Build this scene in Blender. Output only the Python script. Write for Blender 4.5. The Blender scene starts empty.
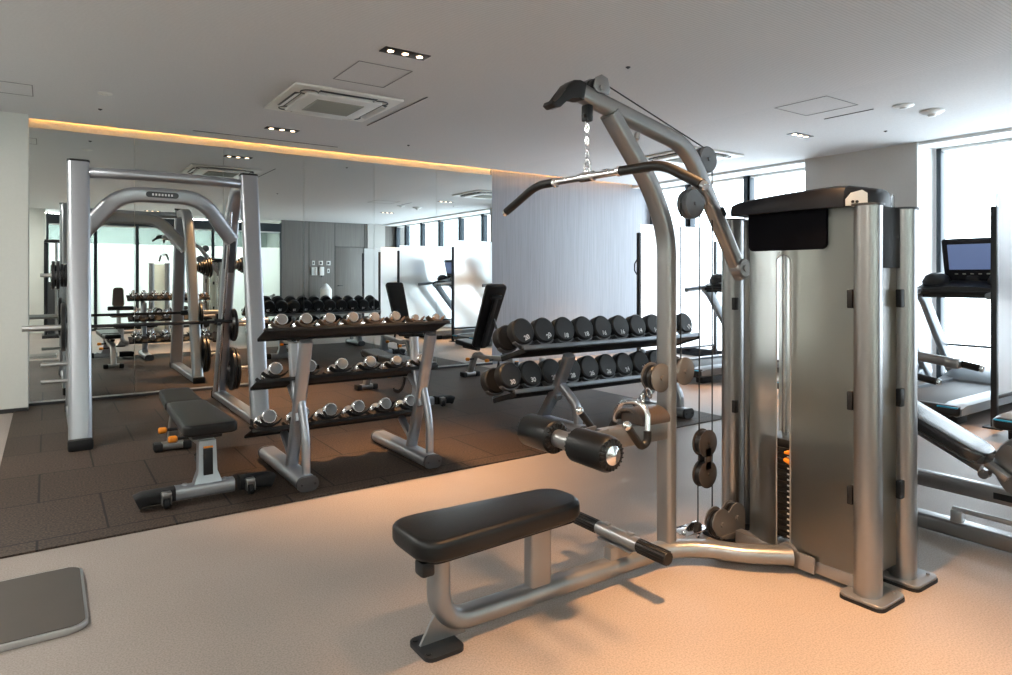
import bpy, bmesh, math, random
from mathutils import Vector, Matrix
random.seed(4)
PI = math.pi
V = Vector
sc = bpy.context.scene
COL = sc.collection

# ------------------------------------------------------------------ materials
def new_mat(name):
    m = bpy.data.materials.new(name); m.use_nodes = True
    nt = m.node_tree; b = nt.nodes['Principled BSDF']
    return m, nt, b

def mat(name, col, rough=.5, metal=0., coat=0., noise=0., nscale=40., bump=0., bscale=200., aniso=0., spec=None):
    m, nt, b = new_mat(name)
    b.inputs['Base Color'].default_value = (*col, 1)
    b.inputs['Roughness'].default_value = rough
    b.inputs['Metallic'].default_value = metal
    if coat:
        b.inputs['Coat Weight'].default_value = coat
        b.inputs['Coat Roughness'].default_value = .15
    if spec is not None: b.inputs['Specular IOR Level'].default_value = spec
    tc = nt.nodes.new('ShaderNodeTexCoord')
    n = nt.nodes.new('ShaderNodeTexNoise'); n.inputs['Scale'].default_value = nscale
    n.inputs['Detail'].default_value = 4
    nt.links.new(tc.outputs['Object'], n.inputs['Vector'])
    r = nt.nodes.new('ShaderNodeMapRange')
    a = noise if noise else .04
    r.inputs['To Min'].default_value = 1 - a; r.inputs['To Max'].default_value = 1 + a
    nt.links.new(n.outputs['Fac'], r.inputs['Value'])
    mx = nt.nodes.new('ShaderNodeVectorMath'); mx.operation = 'SCALE'
    mx.inputs[0].default_value = col
    nt.links.new(r.outputs['Result'], mx.inputs['Scale'])
    nt.links.new(mx.outputs['Vector'], b.inputs['Base Color'])
    if bump:
        n2 = nt.nodes.new('ShaderNodeTexNoise'); n2.inputs['Scale'].default_value = bscale
        nt.links.new(tc.outputs['Object'], n2.inputs['Vector'])
        bp = nt.nodes.new('ShaderNodeBump'); bp.inputs['Strength'].default_value = bump
        bp.inputs['Distance'].default_value = .002
        nt.links.new(n2.outputs['Fac'], bp.inputs['Height'])
        nt.links.new(bp.outputs['Normal'], b.inputs['Normal'])
    return m

def emis(name, col, strength):
    m, nt, b = new_mat(name)
    b.inputs['Base Color'].default_value = (*col, 1)
    b.inputs['Emission Color'].default_value = (*col, 1)
    b.inputs['Emission Strength'].default_value = strength
    return m

SILVER = mat('silver_paint', (.31, .307, .31), .34, .8, noise=.02, bump=.05, bscale=900)
SILVER2 = mat('pale_silver_paint', (.40, .415, .45), .32, .8, noise=.02)
BRONZE = mat('warm_silver_paint', (.40, .385, .375), .36, .7, noise=.02)
BRUSHED = mat('brushed_aluminium', (.33, .325, .325), .28, .92, noise=.03)
CHROME = mat('chrome', (.82, .82, .84), .1, 1., noise=.01)
STEEL = mat('dull_steel', (.58, .58, .58), .3, .9, noise=.05)
HEADCAP = mat('satin_grey_end_cap', (.19, .195, .205), .5, .3, noise=.03)
LEATHER = mat('black_vinyl_upholstery', (.007, .007, .0075), .33, 0, bump=.2, bscale=350, spec=.33, nscale=9, noise=.15)
BROWNPAD = mat('brown_vinyl', (.055, .04, .032), .42, 0, bump=.2, bscale=300)
WHITEPAD = mat('black_glossy_vinyl', (.022, .022, .024), .24, 0, coat=.4)
RUBBER = mat('black_rubber', (.012, .012, .013), .6, 0, bump=.1, spec=.25)
GRIP = mat('ribbed_black_grip', (.010, .0095, .0095), .4, spec=.35)
PLASTIC = mat('black_plastic', (.010, .0105, .012), .38, spec=.35)
GLOSSPL = mat('dark_moulded_cover', (.014, .014, .018), .45, spec=.3)
GREYPL = mat('dark_grey_plastic', (.055, .057, .062), .45, spec=.3)
MIDGREY = mat('grey_pulley_plastic', (.12, .125, .135), .42, .1)
PLATECOV = mat('taupe_metal_cover', (.20, .185, .175), .42, .6)
BLACKM = mat('black_metal', (.02, .021, .024), .42, .3)
IRON = mat('black_iron_plate', (.02, .02, .021), .36, .4)
SADDLE = mat('bronze_black_saddle', (.10, .07, .05), .42, .45)
ORANGE = mat('orange_plastic', (.85, .27, .02), .4)
WHITEPL = mat('white_plastic', (.78, .79, .78), .4)
OFFWHITE = mat('off_white_plastic', (.72, .70, .66), .45)
GREYGR = mat('grey_grille', (.34, .34, .30), .6)
WALLM = mat('painted_wall', (.64, .65, .61), .75, bump=.15, bscale=400)
PILLARM = mat('grey_beige_wall', (.50, .485, .465), .8, bump=.15, bscale=400)
WHITEW = mat('white_reveal', (.80, .81, .80), .6)
DARKFR = mat('dark_window_frame', (.035, .045, .055), .4, .5)
DARKTRIM = mat('black_skirting', (.02, .02, .022), .45)
BAND = mat('dark_grey_fascia', (.10, .115, .12), .6)
BLUE = mat('blue_trim', (.02, .35, .60), .35)
TREADB = mat('running_belt', (.05, .052, .055), .6)
TREADG = mat('treadmill_grey', (.22, .24, .26), .34, .45)
NUMW = mat('number_print_white', (.80, .80, .80), .5)
CABLE = mat('black_cable', (.012, .012, .012), .4)
DECKM = mat('brushed_dark_plate', (.115, .098, .085), .36, .6, noise=.08, nscale=6)
SOCKET = mat('black_lamp_tray', (.012, .011, .010), .5)

# floor: speckled vinyl
def floor_mat():
    m, nt, b = new_mat('speckled_vinyl_floor')
    tc = nt.nodes.new('ShaderNodeTexCoord')
    n1 = nt.nodes.new('ShaderNodeTexNoise'); n1.inputs['Scale'].default_value = 160; n1.inputs['Detail'].default_value = 3
    n2 = nt.nodes.new('ShaderNodeTexNoise'); n2.inputs['Scale'].default_value = 1.4; n2.inputs['Detail'].default_value = 5
    n3 = nt.nodes.new('ShaderNodeTexVoronoi'); n3.inputs['Scale'].default_value = 70
    for n in (n1, n2, n3): nt.links.new(tc.outputs['Object'], n.inputs['Vector'])
    cr = nt.nodes.new('ShaderNodeValToRGB')
    e = cr.color_ramp.elements
    e[0].position = .30; e[0].color = (.235, .192, .168, 1)
    e[1].position = .62; e[1].color = (.355, .300, .268, 1)
    nt.links.new(n1.outputs['Fac'], cr.inputs['Fac'])
    cr2 = nt.nodes.new('ShaderNodeValToRGB')
    e = cr2.color_ramp.elements
    e[0].position = .3; e[0].color = (.90, .90, .90, 1); e[1].position = .7; e[1].color = (1.04, 1.04, 1.04, 1)
    nt.links.new(n2.outputs['Fac'], cr2.inputs['Fac'])
    cr3 = nt.nodes.new('ShaderNodeValToRGB')
    e = cr3.color_ramp.elements
    e[0].position = .05; e[0].color = (.62, .60, .58, 1); e[1].position = .16; e[1].color = (1, 1, 1, 1)
    nt.links.new(n3.outputs['Distance'], cr3.inputs['Fac'])
    a = nt.nodes.new('ShaderNodeMix'); a.data_type = 'RGBA'; a.blend_type = 'MULTIPLY'; a.inputs[0].default_value = 1
    nt.links.new(cr.outputs[0], a.inputs[6]); nt.links.new(cr2.outputs[0], a.inputs[7])
    c = nt.nodes.new('ShaderNodeMix'); c.data_type = 'RGBA'; c.blend_type = 'MULTIPLY'; c.inputs[0].default_value = .55
    nt.links.new(a.outputs[2], c.inputs[6]); nt.links.new(cr3.outputs[0], c.inputs[7])
    nt.links.new(c.outputs[2], b.inputs['Base Color'])
    b.inputs['Roughness'].default_value = .48
    b.inputs['Specular IOR Level'].default_value = .42
    bp = nt.nodes.new('ShaderNodeBump'); bp.inputs['Strength'].default_value = .12; bp.inputs['Distance'].default_value = .001
    nt.links.new(n1.outputs['Fac'], bp.inputs['Height']); nt.links.new(bp.outputs['Normal'], b.inputs['Normal'])
    return m

def rubber_mat():
    m, nt, b = new_mat('rubber_floor_tiles')
    tc = nt.nodes.new('ShaderNodeTexCoord')
    mp = nt.nodes.new('ShaderNodeMapping'); mp.inputs['Location'].default_value = (.04 + .0, -3.9, 0)
    nt.links.new(tc.outputs['Object'], mp.inputs['Vector'])
    br = nt.nodes.new('ShaderNodeTexBrick')
    br.offset = .5; br.inputs['Scale'].default_value = 1
    br.inputs['Brick Width'].default_value = .59; br.inputs['Row Height'].default_value = .648
    br.inputs['Mortar Size'].default_value = .006; br.inputs['Mortar Smooth'].default_value = .2
    br.inputs['Color1'].default_value = (.030, .0225, .018, 1); br.inputs['Color2'].default_value = (.041, .031, .025, 1)
    br.inputs['Mortar'].default_value = (.005, .0045, .004, 1)
    nt.links.new(mp.outputs[0], br.inputs['Vector'])
    n1 = nt.nodes.new('ShaderNodeTexNoise'); n1.inputs['Scale'].default_value = 95; n1.inputs['Detail'].default_value = 3
    nt.links.new(tc.outputs['Object'], n1.inputs['Vector'])
    cr = nt.nodes.new('ShaderNodeValToRGB')
    e = cr.color_ramp.elements
    e[0].position = .35; e[0].color = (.55, .55, .55, 1); e[1].position = .66; e[1].color = (2.3, 2.0, 1.8, 1)
    nt.links.new(n1.outputs['Fac'], cr.inputs['Fac'])
    a = nt.nodes.new('ShaderNodeMix'); a.data_type = 'RGBA'; a.blend_type = 'MULTIPLY'; a.inputs[0].default_value = 1
    nt.links.new(br.outputs['Color'], a.inputs[6]); nt.links.new(cr.outputs[0], a.inputs[7])
    nt.links.new(a.outputs[2], b.inputs['Base Color'])
    b.inputs['Roughness'].default_value = .62
    b.inputs['Specular IOR Level'].default_value = .22
    bp = nt.nodes.new('ShaderNodeBump'); bp.inputs['Strength'].default_value = .35; bp.inputs['Distance'].default_value = .002
    nt.links.new(n1.outputs['Fac'], bp.inputs['Height']); nt.links.new(bp.outputs['Normal'], b.inputs['Normal'])
    return m

def stripe_mat(name, c1, c2, axis, scale, rough=.6, bump=.0, wob=0.):
    """fine parallel lines across a surface (a wave along one object axis)"""
    m, nt, b = new_mat(name)
    tc = nt.nodes.new('ShaderNodeTexCoord')
    mp = nt.nodes.new('ShaderNodeMapping')
    s = [.02, .02, .02]; s[axis] = 1
    mp.inputs['Scale'].default_value = s
    nt.links.new(tc.outputs['Object'], mp.inputs['Vector'])
    n = nt.nodes.new('ShaderNodeTexNoise'); n.inputs['Scale'].default_value = scale; n.inputs['Detail'].default_value = 3
    nt.links.new(mp.outputs[0], n.inputs['Vector'])
    cr = nt.nodes.new('ShaderNodeValToRGB'); e = cr.color_ramp.elements
    e[0].position = .3; e[0].color = (*c1, 1); e[1].position = .7; e[1].color = (*c2, 1)
    nt.links.new(n.outputs['Fac'], cr.inputs['Fac'])
    nt.links.new(cr.outputs[0], b.inputs['Base Color'])
    b.inputs['Roughness'].default_value = rough
    if bump:
        bp = nt.nodes.new('ShaderNodeBump'); bp.inputs['Strength'].default_value = bump; bp.inputs['Distance'].default_value = .002
        nt.links.new(n.outputs['Fac'], bp.inputs['Height']); nt.links.new(bp.outputs['Normal'], b.inputs['Normal'])
    return m

def ceiling_lined():
    m, nt, b = new_mat('lined_ceiling_board')
    tc = nt.nodes.new('ShaderNodeTexCoord')
    w = nt.nodes.new('ShaderNodeTexWave'); w.wave_type = 'BANDS'; w.bands_direction = 'Y'
    w.inputs['Scale'].default_value = 14; w.inputs['Distortion'].default_value = .0
    nt.links.new(tc.outputs['Object'], w.inputs['Vector'])
    n = nt.nodes.new('ShaderNodeTexNoise'); n.inputs['Scale'].default_value = 60; n.inputs['Detail'].default_value = 4
    nt.links.new(tc.outputs['Object'], n.inputs['Vector'])
    cr = nt.nodes.new('ShaderNodeValToRGB'); e = cr.color_ramp.elements
    e[0].position = .0; e[0].color = (.56, .555, .56, 1); e[1].position = .45; e[1].color = (.66, .655, .66, 1)
    nt.links.new(w.outputs['Fac'], cr.inputs['Fac'])
    r = nt.nodes.new('ShaderNodeMapRange'); r.inputs['To Min'].default_value = .93; r.inputs['To Max'].default_value = 1.07
    nt.links.new(n.outputs['Fac'], r.inputs['Value'])
    mx = nt.nodes.new('ShaderNodeVectorMath'); mx.operation = 'SCALE'
    nt.links.new(cr.outputs[0], mx.inputs[0]); nt.links.new(r.outputs[0], mx.inputs['Scale'])
    nt.links.new(mx.outputs[0], b.inputs['Base Color'])
    b.inputs['Roughness'].default_value = .85
    bp = nt.nodes.new('ShaderNodeBump'); bp.inputs['Strength'].default_value = .3; bp.inputs['Distance'].default_value = .003
    nt.links.new(w.outputs['Fac'], bp.inputs['Height']); nt.links.new(bp.outputs['Normal'], b.inputs['Normal'])
    return m

FLOOR = floor_mat()
RUBTILE = rubber_mat()
VINYLW = stripe_mat('striped_grey_wallcovering', (.225, .235, .262), (.285, .295, .33), 0, 90, .42)
WOODW = stripe_mat('grey_wood_panel', (.13, .12, .11), (.19, .175, .16), 0, 60, .5)
CEIL_LINED = ceiling_lined()
CEIL_PLAIN = mat('speckled_ceiling_board', (.61, .61, .615), .85, noise=.12, nscale=70)

def mirror_mat():
    m, nt, b = new_mat('silvered_mirror')
    b.inputs['Base Color'].default_value = (.76, .80, .785, 1)
    b.inputs['Metallic'].default_value = 1; b.inputs['Roughness'].default_value = 0.0
    return m
MIRROR = mirror_mat()

def clear_glass():
    m, nt, b = new_mat('clear_window_glass')
    nt.nodes.remove(b); out = nt.nodes['Material Output']
    t = nt.nodes.new('ShaderNodeBsdfTransparent'); t.inputs[0].default_value = (.93, .97, .98, 1)
    g = nt.nodes.new('ShaderNodeBsdfGlossy'); g.inputs['Roughness'].default_value = .0
    lw = nt.nodes.new('ShaderNodeLayerWeight'); lw.inputs[0].default_value = .5
    f = nt.nodes.new('ShaderNodeMath'); f.operation = 'POWER'; f.inputs[1].default_value = 4.5
    nt.links.new(lw.outputs['Facing'], f.inputs[0])
    mx = nt.nodes.new('ShaderNodeMixShader')
    nt.links.new(f.outputs[0], mx.inputs[0]); nt.links.new(t.outputs[0], mx.inputs[1]); nt.links.new(g.outputs[0], mx.inputs[2])
    nt.links.new(mx.outputs[0], out.inputs['Surface'])
    return m
GLASS = clear_glass()

def tinted_glass():
    m, nt, b = new_mat('dark_tinted_glass')
    nt.nodes.remove(b); out = nt.nodes['Material Output']
    t = nt.nodes.new('ShaderNodeBsdfTransparent'); t.inputs[0].default_value = (.55, .60, .60, 1)
    g = nt.nodes.new('ShaderNodeBsdfGlossy'); g.inputs['Roughness'].default_value = .02
    lw = nt.nodes.new('ShaderNodeLayerWeight'); lw.inputs[0].default_value = .5
    f = nt.nodes.new('ShaderNodeMath'); f.operation = 'POWER'; f.inputs[1].default_value = 4.5
    nt.links.new(lw.outputs['Facing'], f.inputs[0])
    mx = nt.nodes.new('ShaderNodeMixShader')
    nt.links.new(f.outputs[0], mx.inputs[0]); nt.links.new(t.outputs[0], mx.inputs[1]); nt.links.new(g.outputs[0], mx.inputs[2])
    nt.links.new(mx.outputs[0], out.inputs['Surface'])
    return m
TINT = tinted_glass()

def frosted(name, col, rough, transl, alpha):
    """etched sheet: part translucent (scatters light through), part rough see-through"""
    m, nt, b = new_mat(name)
    out = nt.nodes['Material Output']
    b.inputs['Base Color'].default_value = (*col, 1)
    b.inputs['Roughness'].default_value = rough
    b.inputs['Transmission Weight'].default_value = 1
    b.inputs['IOR'].default_value = 1.25
    tr = nt.nodes.new('ShaderNodeBsdfTranslucent'); tr.inputs[0].default_value = (*transl, 1)
    mx = nt.nodes.new('ShaderNodeMixShader'); mx.inputs[0].default_value = alpha
    nt.links.new(b.outputs[0], mx.inputs[1]); nt.links.new(tr.outputs[0], mx.inputs[2])
    nt.links.new(mx.outputs[0], out.inputs['Surface'])
    return m
FROST = frosted('frosted_screen_glass', (1., 1., 1.), .42, (.97, .98, .99), .25)

def shroud_mat():
    m, nt, b = new_mat('smoked_translucent_shroud')
    out = nt.nodes['Material Output']
    b.inputs['Base Color'].default_value = (.74, .70, .61, 1)
    b.inputs['Roughness'].default_value = .30
    b.inputs['Transmission Weight'].default_value = 1
    b.inputs['IOR'].default_value = 1.12
    g = nt.nodes.new('ShaderNodeBsdfGlossy'); g.inputs['Roughness'].default_value = .22
    g.inputs[0].default_value = (.42, .42, .43, 1)
    tr = nt.nodes.new('ShaderNodeBsdfTranslucent'); tr.inputs[0].default_value = (.60, .57, .50, 1)
    mx = nt.nodes.new('ShaderNodeMixShader'); mx.inputs[0].default_value = .2
    nt.links.new(b.outputs[0], mx.inputs[1]); nt.links.new(tr.outputs[0], mx.inputs[2])
    mx2 = nt.nodes.new('ShaderNodeMixShader'); mx2.inputs[0].default_value = .22
    nt.links.new(mx.outputs[0], mx2.inputs[1]); nt.links.new(g.outputs[0], mx2.inputs[2])
    nt.links.new(mx2.outputs[0], out.inputs['Surface'])
    return m
SHROUD = shroud_mat()
LAMP = emis('warm_lamp_lens', (1., .70, .45), 7.)
LED = emis('warm_led_strip', (1., .43, .08), 55.)
SCREEN = emis('lit_console_screen', (.06, .085, .16), .9)
LEDRED = emis('red_console_led', (.9, .05, .03), 1.2)

# ------------------------------------------------------------------ mesh builder
def circ(r, n=20):
    return [(r*math.cos(2*PI*i/n), r*math.sin(2*PI*i/n)) for i in range(n)]
def rrect(w, h, r, n=4):
    r = min(r, w/2-1e-4, h/2-1e-4); o = []
    for cx, cy, a in ((w/2-r, h/2-r, 0), (-w/2+r, h/2-r, PI/2), (-w/2+r, -h/2+r, PI), (w/2-r, -h/2+r, 1.5*PI)):
        for i in range(n+1):
            t = a + PI/2*i/n; o.append((cx+r*math.cos(t), cy+r*math.sin(t)))
    return o
def fillet(pts, r, n=6):
    pts = [V(p) for p in pts]; out = [pts[0]]
    for i in range(1, len(pts)-1):
        a, b, c = pts[i-1], pts[i], pts[i+1]
        d1 = (a-b); d2 = (c-b); l = min(r, d1.length*.48, d2.length*.48)
        p, q = b+d1.normalized()*l, b+d2.normalized()*l
        for k in range(n+1):
            t = k/n; out.append(p*(1-t)**2 + b*2*t*(1-t) + q*t*t)
    out.append(pts[-1]); return out

class MB:
    def __init__(s): s.bm = bmesh.new()
    def _merge(s, b2, mtx=None):
        if mtx is not None: bmesh.ops.transform(b2, matrix=mtx, verts=b2.verts)
        me = bpy.data.meshes.new('_t'); b2.to_mesh(me); b2.free(); s.bm.from_mesh(me); bpy.data.meshes.remove(me)
        return s
    def box(s, c, size, r=0., rot=None, seg=2):
        b = bmesh.new(); bmesh.ops.create_cube(b, size=1)
        bmesh.ops.scale(b, vec=V(size), verts=b.verts)
        if r > 0: bmesh.ops.bevel(b, geom=b.edges[:]+b.verts[:], offset=min(r, min(size)*.49), segments=seg, affect='EDGES', profile=.5)
        m = Matrix.Translation(V(c))
        if rot is not None: m = m @ rot.to_4x4()
        return s._merge(b, m)
    def lathe(s, p, d, prof, seg=28):
        d = V(d).normalized(); p = V(p); q = d.to_track_quat('Z', 'Y').to_matrix()
        b = bmesh.new(); rings = []
        for t, r in prof:
            if r < 1e-6: rings.append([b.verts.new(p + q @ V((0, 0, t)))])
            else: rings.append([b.verts.new(p + q @ V((r*math.cos(2*PI*i/seg), r*math.sin(2*PI*i/seg), t))) for i in range(seg)])
        for A, B in zip(rings, rings[1:]):
            for i in range(seg):
                j = (i+1) % seg
                if len(A) == 1 and len(B) == 1: continue
                if len(A) == 1: b.faces.new((A[0], B[j], B[i]))
                elif len(B) == 1: b.faces.new((A[i], A[j], B[0]))
                else: b.faces.new((A[i], A[j], B[j], B[i]))
        if len(rings[0]) > 1: b.faces.new(list(reversed(rings[0])))
        if len(rings[-1]) > 1: b.faces.new(rings[-1])
        bmesh.ops.recalc_face_normals(b, faces=b.faces)
        return s._merge(b)
    def cyl(s, p0, p1, r, r1=None, seg=24, bev=0.):
        p0, p1 = V(p0), V(p1); L = (p1-p0).length; r1 = r if r1 is None else r1
        pr = [(0, r-bev), (bev, r), (L-bev, r1), (L, r1-bev)] if bev else [(0, r), (L, r1)]
        return s.lathe(p0, p1-p0, pr, seg)
    def sweep(s, path, sec, up=(0, 0, 1), scales=None):
        pts = [V(p) for p in path]
        o = [pts[0]]
        for p in pts[1:]:
            if (p-o[-1]).length > 1e-5: o.append(p)
        pts = o; n = len(pts); b = bmesh.new(); rings = []
        up = V(up).normalized()
        for i, p in enumerate(pts):
            t = (pts[min(i+1, n-1)]-pts[max(i-1, 0)]).normalized()
            side = t.cross(up)
            if side.length < 1e-4: side = t.cross(V((0, 1, 0)) if abs(t.y) < .9 else V((1, 0, 0)))
            side.normalize(); u = side.cross(t).normalized()
            k = 1.
            if 0 < i < n-1:
                c = (pts[i]-pts[i-1]).normalized().dot((pts[i+1]-pts[i]).normalized())
                k = 1/max(.5, math.sqrt(max(.01, (1+c)/2)))
            sc_ = scales[i] if scales else 1
            up = u
            rings.append([b.verts.new(p + side*a*sc_ + u*h_*sc_) for a, h_ in sec])
        m = len(sec)
        for A, B in zip(rings, rings[1:]):
            for i in range(m):
                j = (i+1) % m; b.faces.new((A[i], A[j], B[j], B[i]))
        b.faces.new(list(reversed(rings[0]))); b.faces.new(rings[-1])
        bmesh.ops.recalc_face_normals(b, faces=b.faces)
        return s._merge(b)
    def tube(s, path, r, n=14, fil=0.): 
        return s.sweep(fillet(path, fil) if fil else path, circ(r, n))
    def loft(s, rings):
        b = bmesh.new(); R = [[b.verts.new(V(p)) for p in r] for r in rings]; m = len(R[0])
        for A, B in zip(R, R[1:]):
            for i in range(m):
                j = (i+1) % m; b.faces.new((A[i], A[j], B[j], B[i]))
        b.faces.new(list(reversed(R[0]))); b.faces.new(R[-1])
        bmesh.ops.recalc_face_normals(b, faces=b.faces)
        return s._merge(b)
    def prism(s, poly, o, ex, ey, depth, bev=0.):
        """polygon (2-D) in the plane (ex,ey) at o, extruded by depth along ex x ey"""
        o, ex, ey = V(o), V(ex).normalized(), V(ey).normalized(); nz = ex.cross(ey)
        b = bmesh.new()
        A = [b.verts.new(o+ex*x+ey*y-nz*depth/2) for x, y in poly]
        B = [b.verts.new(o+ex*x+ey*y+nz*depth/2) for x, y in poly]
        m = len(poly)
        f1 = b.faces.new(list(reversed(A))); f2 = b.faces.new(B)
        for i in range(m):
            j = (i+1) % m; b.faces.new((A[i], A[j], B[j], B[i]))
        if bev:
            ed = list(set(f1.edges[:]+f2.edges[:]))
            bmesh.ops.bevel(b, geom=ed, offset=bev, segments=3, affect='EDGES', profile=.5)
        bmesh.ops.recalc_face_normals(b, faces=b.faces)
        return s._merge(b)
    def ball(s, c, r, seg=18):
        b = bmesh.new(); bmesh.ops.create_uvsphere(b, u_segments=seg, v_segments=seg//2, radius=r)
        return s._merge(b, Matrix.Translation(V(c)))
    def torus(s, c, R, r, axis, n=24, k=8, sx=1., sy=1.):
        q = V(axis).to_track_quat('Z', 'Y').to_matrix(); b = bmesh.new(); G = []
        for i in range(n):
            a = 2*PI*i/n; ring = []
            for j in range(k):
                t = 2*PI*j/k
                ring.append(b.verts.new(V(c)+q @ V((sx*(R+r*math.cos(t))*math.cos(a), sy*(R+r*math.cos(t))*math.sin(a), r*math.sin(t)))))
            G.append(ring)
        for i in range(n):
            for j in range(k):
                b.faces.new((G[i][j], G[(i+1) % n][j], G[(i+1) % n][(j+1) % k], G[i][(j+1) % k]))
        bmesh.ops.recalc_face_normals(b, faces=b.faces)
        return s._merge(b)

def finish(name, mb, material, origin=(0, 0, 0), ang=38):
    bm = mb.bm; bmesh.ops.translate(bm, vec=-V(origin), verts=bm.verts)
    for f in bm.faces: f.smooth = True
    for e in bm.edges:
        if len(e.link_faces) == 2: e.smooth = e.calc_face_angle(0) < math.radians(ang)
    me = bpy.data.meshes.new(name); bm.to_mesh(me); bm.free(); me.materials.append(material)
    o = bpy.data.objects.new(name, me); COL.objects.link(o); return o

ORG = {}
def thing(name, label, cat, loc=(0, 0, 0), group=None, kind=None):
    o = bpy.data.objects.new(name, None); COL.objects.link(o); o.location = loc; o.empty_display_size = .1
    tag(o, label, cat, group, kind); ORG[o.name] = V(loc); return o
def tag(o, label=None, cat=None, group=None, kind=None):
    if label: o['label'] = label
    if cat: o['category'] = cat
    if group: o['group'] = group
    if kind: o['kind'] = kind
    return o
def part(name, mb, material, parent, label=None):
    org = ORG[parent.name]
    o = finish(name, mb, material, org); o.parent = parent; ORG[o.name] = org
    if label: o['label'] = label
    return o
def solo(name, mb, material, label, cat, loc=(0, 0, 0), group=None):
    o = finish(name, mb, material, loc); o.location = loc; tag(o, label, cat, group); ORG[o.name] = V(loc); return o
def struct(name, mb, material, label=None, parent=None):
    o = finish(name, mb, material); o['kind'] = 'structure'; ORG[o.name] = V((0, 0, 0))
    if label: o['label'] = label
    if parent: o.parent = parent
    return o
def copy_tree(o, parent=None):
    c = o.copy(); COL.objects.link(c)
    if parent: c.parent = parent
    for ch in list(o.children): copy_tree(ch, c)
    return c
def rotX(a): return Matrix.Rotation(a, 3, 'X')
def rotY(a): return Matrix.Rotation(a, 3, 'Y')
def rotZ(a): return Matrix.Rotation(a, 3, 'Z')
ORD = ['leftmost', 'second from left', 'third from left', 'fourth from left', 'fifth from left', 'sixth from left',
       'seventh from left', 'eighth from left', 'ninth from left', 'tenth from left']

_txt = {}
def text_mesh(t, size):
    k = (t, size)
    if k not in _txt:
        cu = bpy.data.curves.new('digits', 'FONT'); cu.body = t; cu.size = size; cu.extrude = .0008
        cu.align_x = 'CENTER'; cu.align_y = 'CENTER'; cu.offset = size*.02
        ob = bpy.data.objects.new('digits', cu); COL.objects.link(ob)
        dg = bpy.context.evaluated_depsgraph_get(); me = bpy.data.meshes.new_from_object(ob.evaluated_get(dg))
        bpy.data.objects.remove(ob); me.materials.clear(); me.materials.append(NUMW); _txt[k] = me
    return _txt[k]

# ================================================================== CAMERA
H = 1.28
cam = bpy.data.cameras.new('camera'); co = bpy.data.objects.new('camera', cam); COL.objects.link(co)
cam.sensor_width = 36; cam.lens = 662/1012*36; cam.shift_y = -(337.5-276.5)/1012
cam.clip_start = .02
th = math.radians(55.28); F = V((math.cos(th), math.sin(th), 0))
co.location = (0, 0, H); co.rotation_euler = (PI/2, 0, th-PI/2)
sc.camera = co
def D(u, v, d):
    a = (u-506)/662.
    return V((d*(F.x+F.y*a), d*(F.y-F.x*a), H-(v-276.5)*d/662.))

# ================================================================== ROOM
XL, XR, YB, YF, ZC = -1.6, 8.6, 8.05, -2.3, 2.82
b = MB(); b.box(((XL+9.2)/2, (YB+YF-1.8)/2+.3, -.05), (9.2-XL, YB-YF+3.4, .1)); struct('floor', b, FLOOR)
b = MB(); b.box(((-.26+5.05)/2, (3.77+8.0)/2, .004), (5.31, 8.0-3.77, .012), .002); struct('floor_rubber', b, RUBTILE)
# ceiling: lined board, then the plain speckled margin along the windows
b = MB(); b.box(((XL+5.4)/2, (YF+7.93)/2, ZC+.02), (5.4-XL, 7.93-YF, .04)); struct('ceiling', b, CEIL_LINED)
b = MB(); b.box(((5.4+8.19)/2, (YF+7.93)/2, ZC+.02), (8.19-5.4, 7.93-YF, .04))
b.box((8.24, (7.93+8.05)/2, ZC+.02), (.10, .12, .04)); struct('ceiling_margin', b, CEIL_PLAIN)
b = MB(); b.box(((XL+9)/2, 3.0, 3.09), (9-XL, 12.0, .06)); struct('ceiling_upper', b, WHITEW)
# back wall with the cove above
b = MB(); b.box(((XL+5.31)/2, YB+.06, 1.5), (5.31-XL, .10, 3.1)); struct('wall_back', b, WALLM)
b = MB(); b.box(((5.31+8.75)/2, YB+.05, 1.5), (8.75-5.31, .10, 3.1)); struct('wall_back_striped', b, VINYLW)
b = MB(); b.box(((XL-.15)/2, 7.90, 1.5), (-.15-XL, .30, 3.1)); struct('wall_back_left', b, WALLM)
b = MB(); b.box(((XL-.15)/2, 7.745, .02), (-.15-XL, .012, .04)); struct('baseboard_back_left', b, DARKTRIM)
b = MB(); b.box(((-.15+5.3)/2, 8.0, .02), (5.45, .03, .03)); b2 = b; struct('baseboard_back', b, DARKTRIM)
b = MB(); b.box(((-.15+5.3)/2, 8.022, .042), (5.45, .05, .014)); struct('trim_1', b, mat('pale_mirror_channel', (.62, .62, .60), .4, .6))
b = MB(); b.box((XL-.05, 3.0, 1.5), (.1, 12, 3.1)); struct('wall_left', b, WALLM)
# LED strip in the cove
b = MB(); b.box(((-.13+8.15)/2, 7.895, 2.866), (8.28, .012, .012)); 
solo('led_strip', b, LED, 'warm glowing light strip hidden in the ceiling cove above the mirrors', 'light strip')
# mirrors
seams = [-.15, .76, 1.64, 2.56, 3.47, 4.38, 5.30]
for i in range(6):
    x0, x1 = seams[i]+.002, seams[i+1]-.002
    b = MB(); b.box(((x0+x1)/2, 8.005, (.05+2.745)/2), (x1-x0, .008, 2.695))
    solo('wall_mirror', b, MIRROR, f'tall frameless wall mirror panel, {ORD[i]} of the six', 'mirror', group='mirror panels on the back wall')
# pillar
b = MB(); b.box((8.2+.35, 4.24, 1.42), (.7, 1.36, 2.84)); struct('wall_pillar', b, PILLARM)
b = MB(); b.box((8.435, 3.555, 1.42), (.48, .012, 2.84)); struct('trim_2', b, WHITEW)
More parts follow.
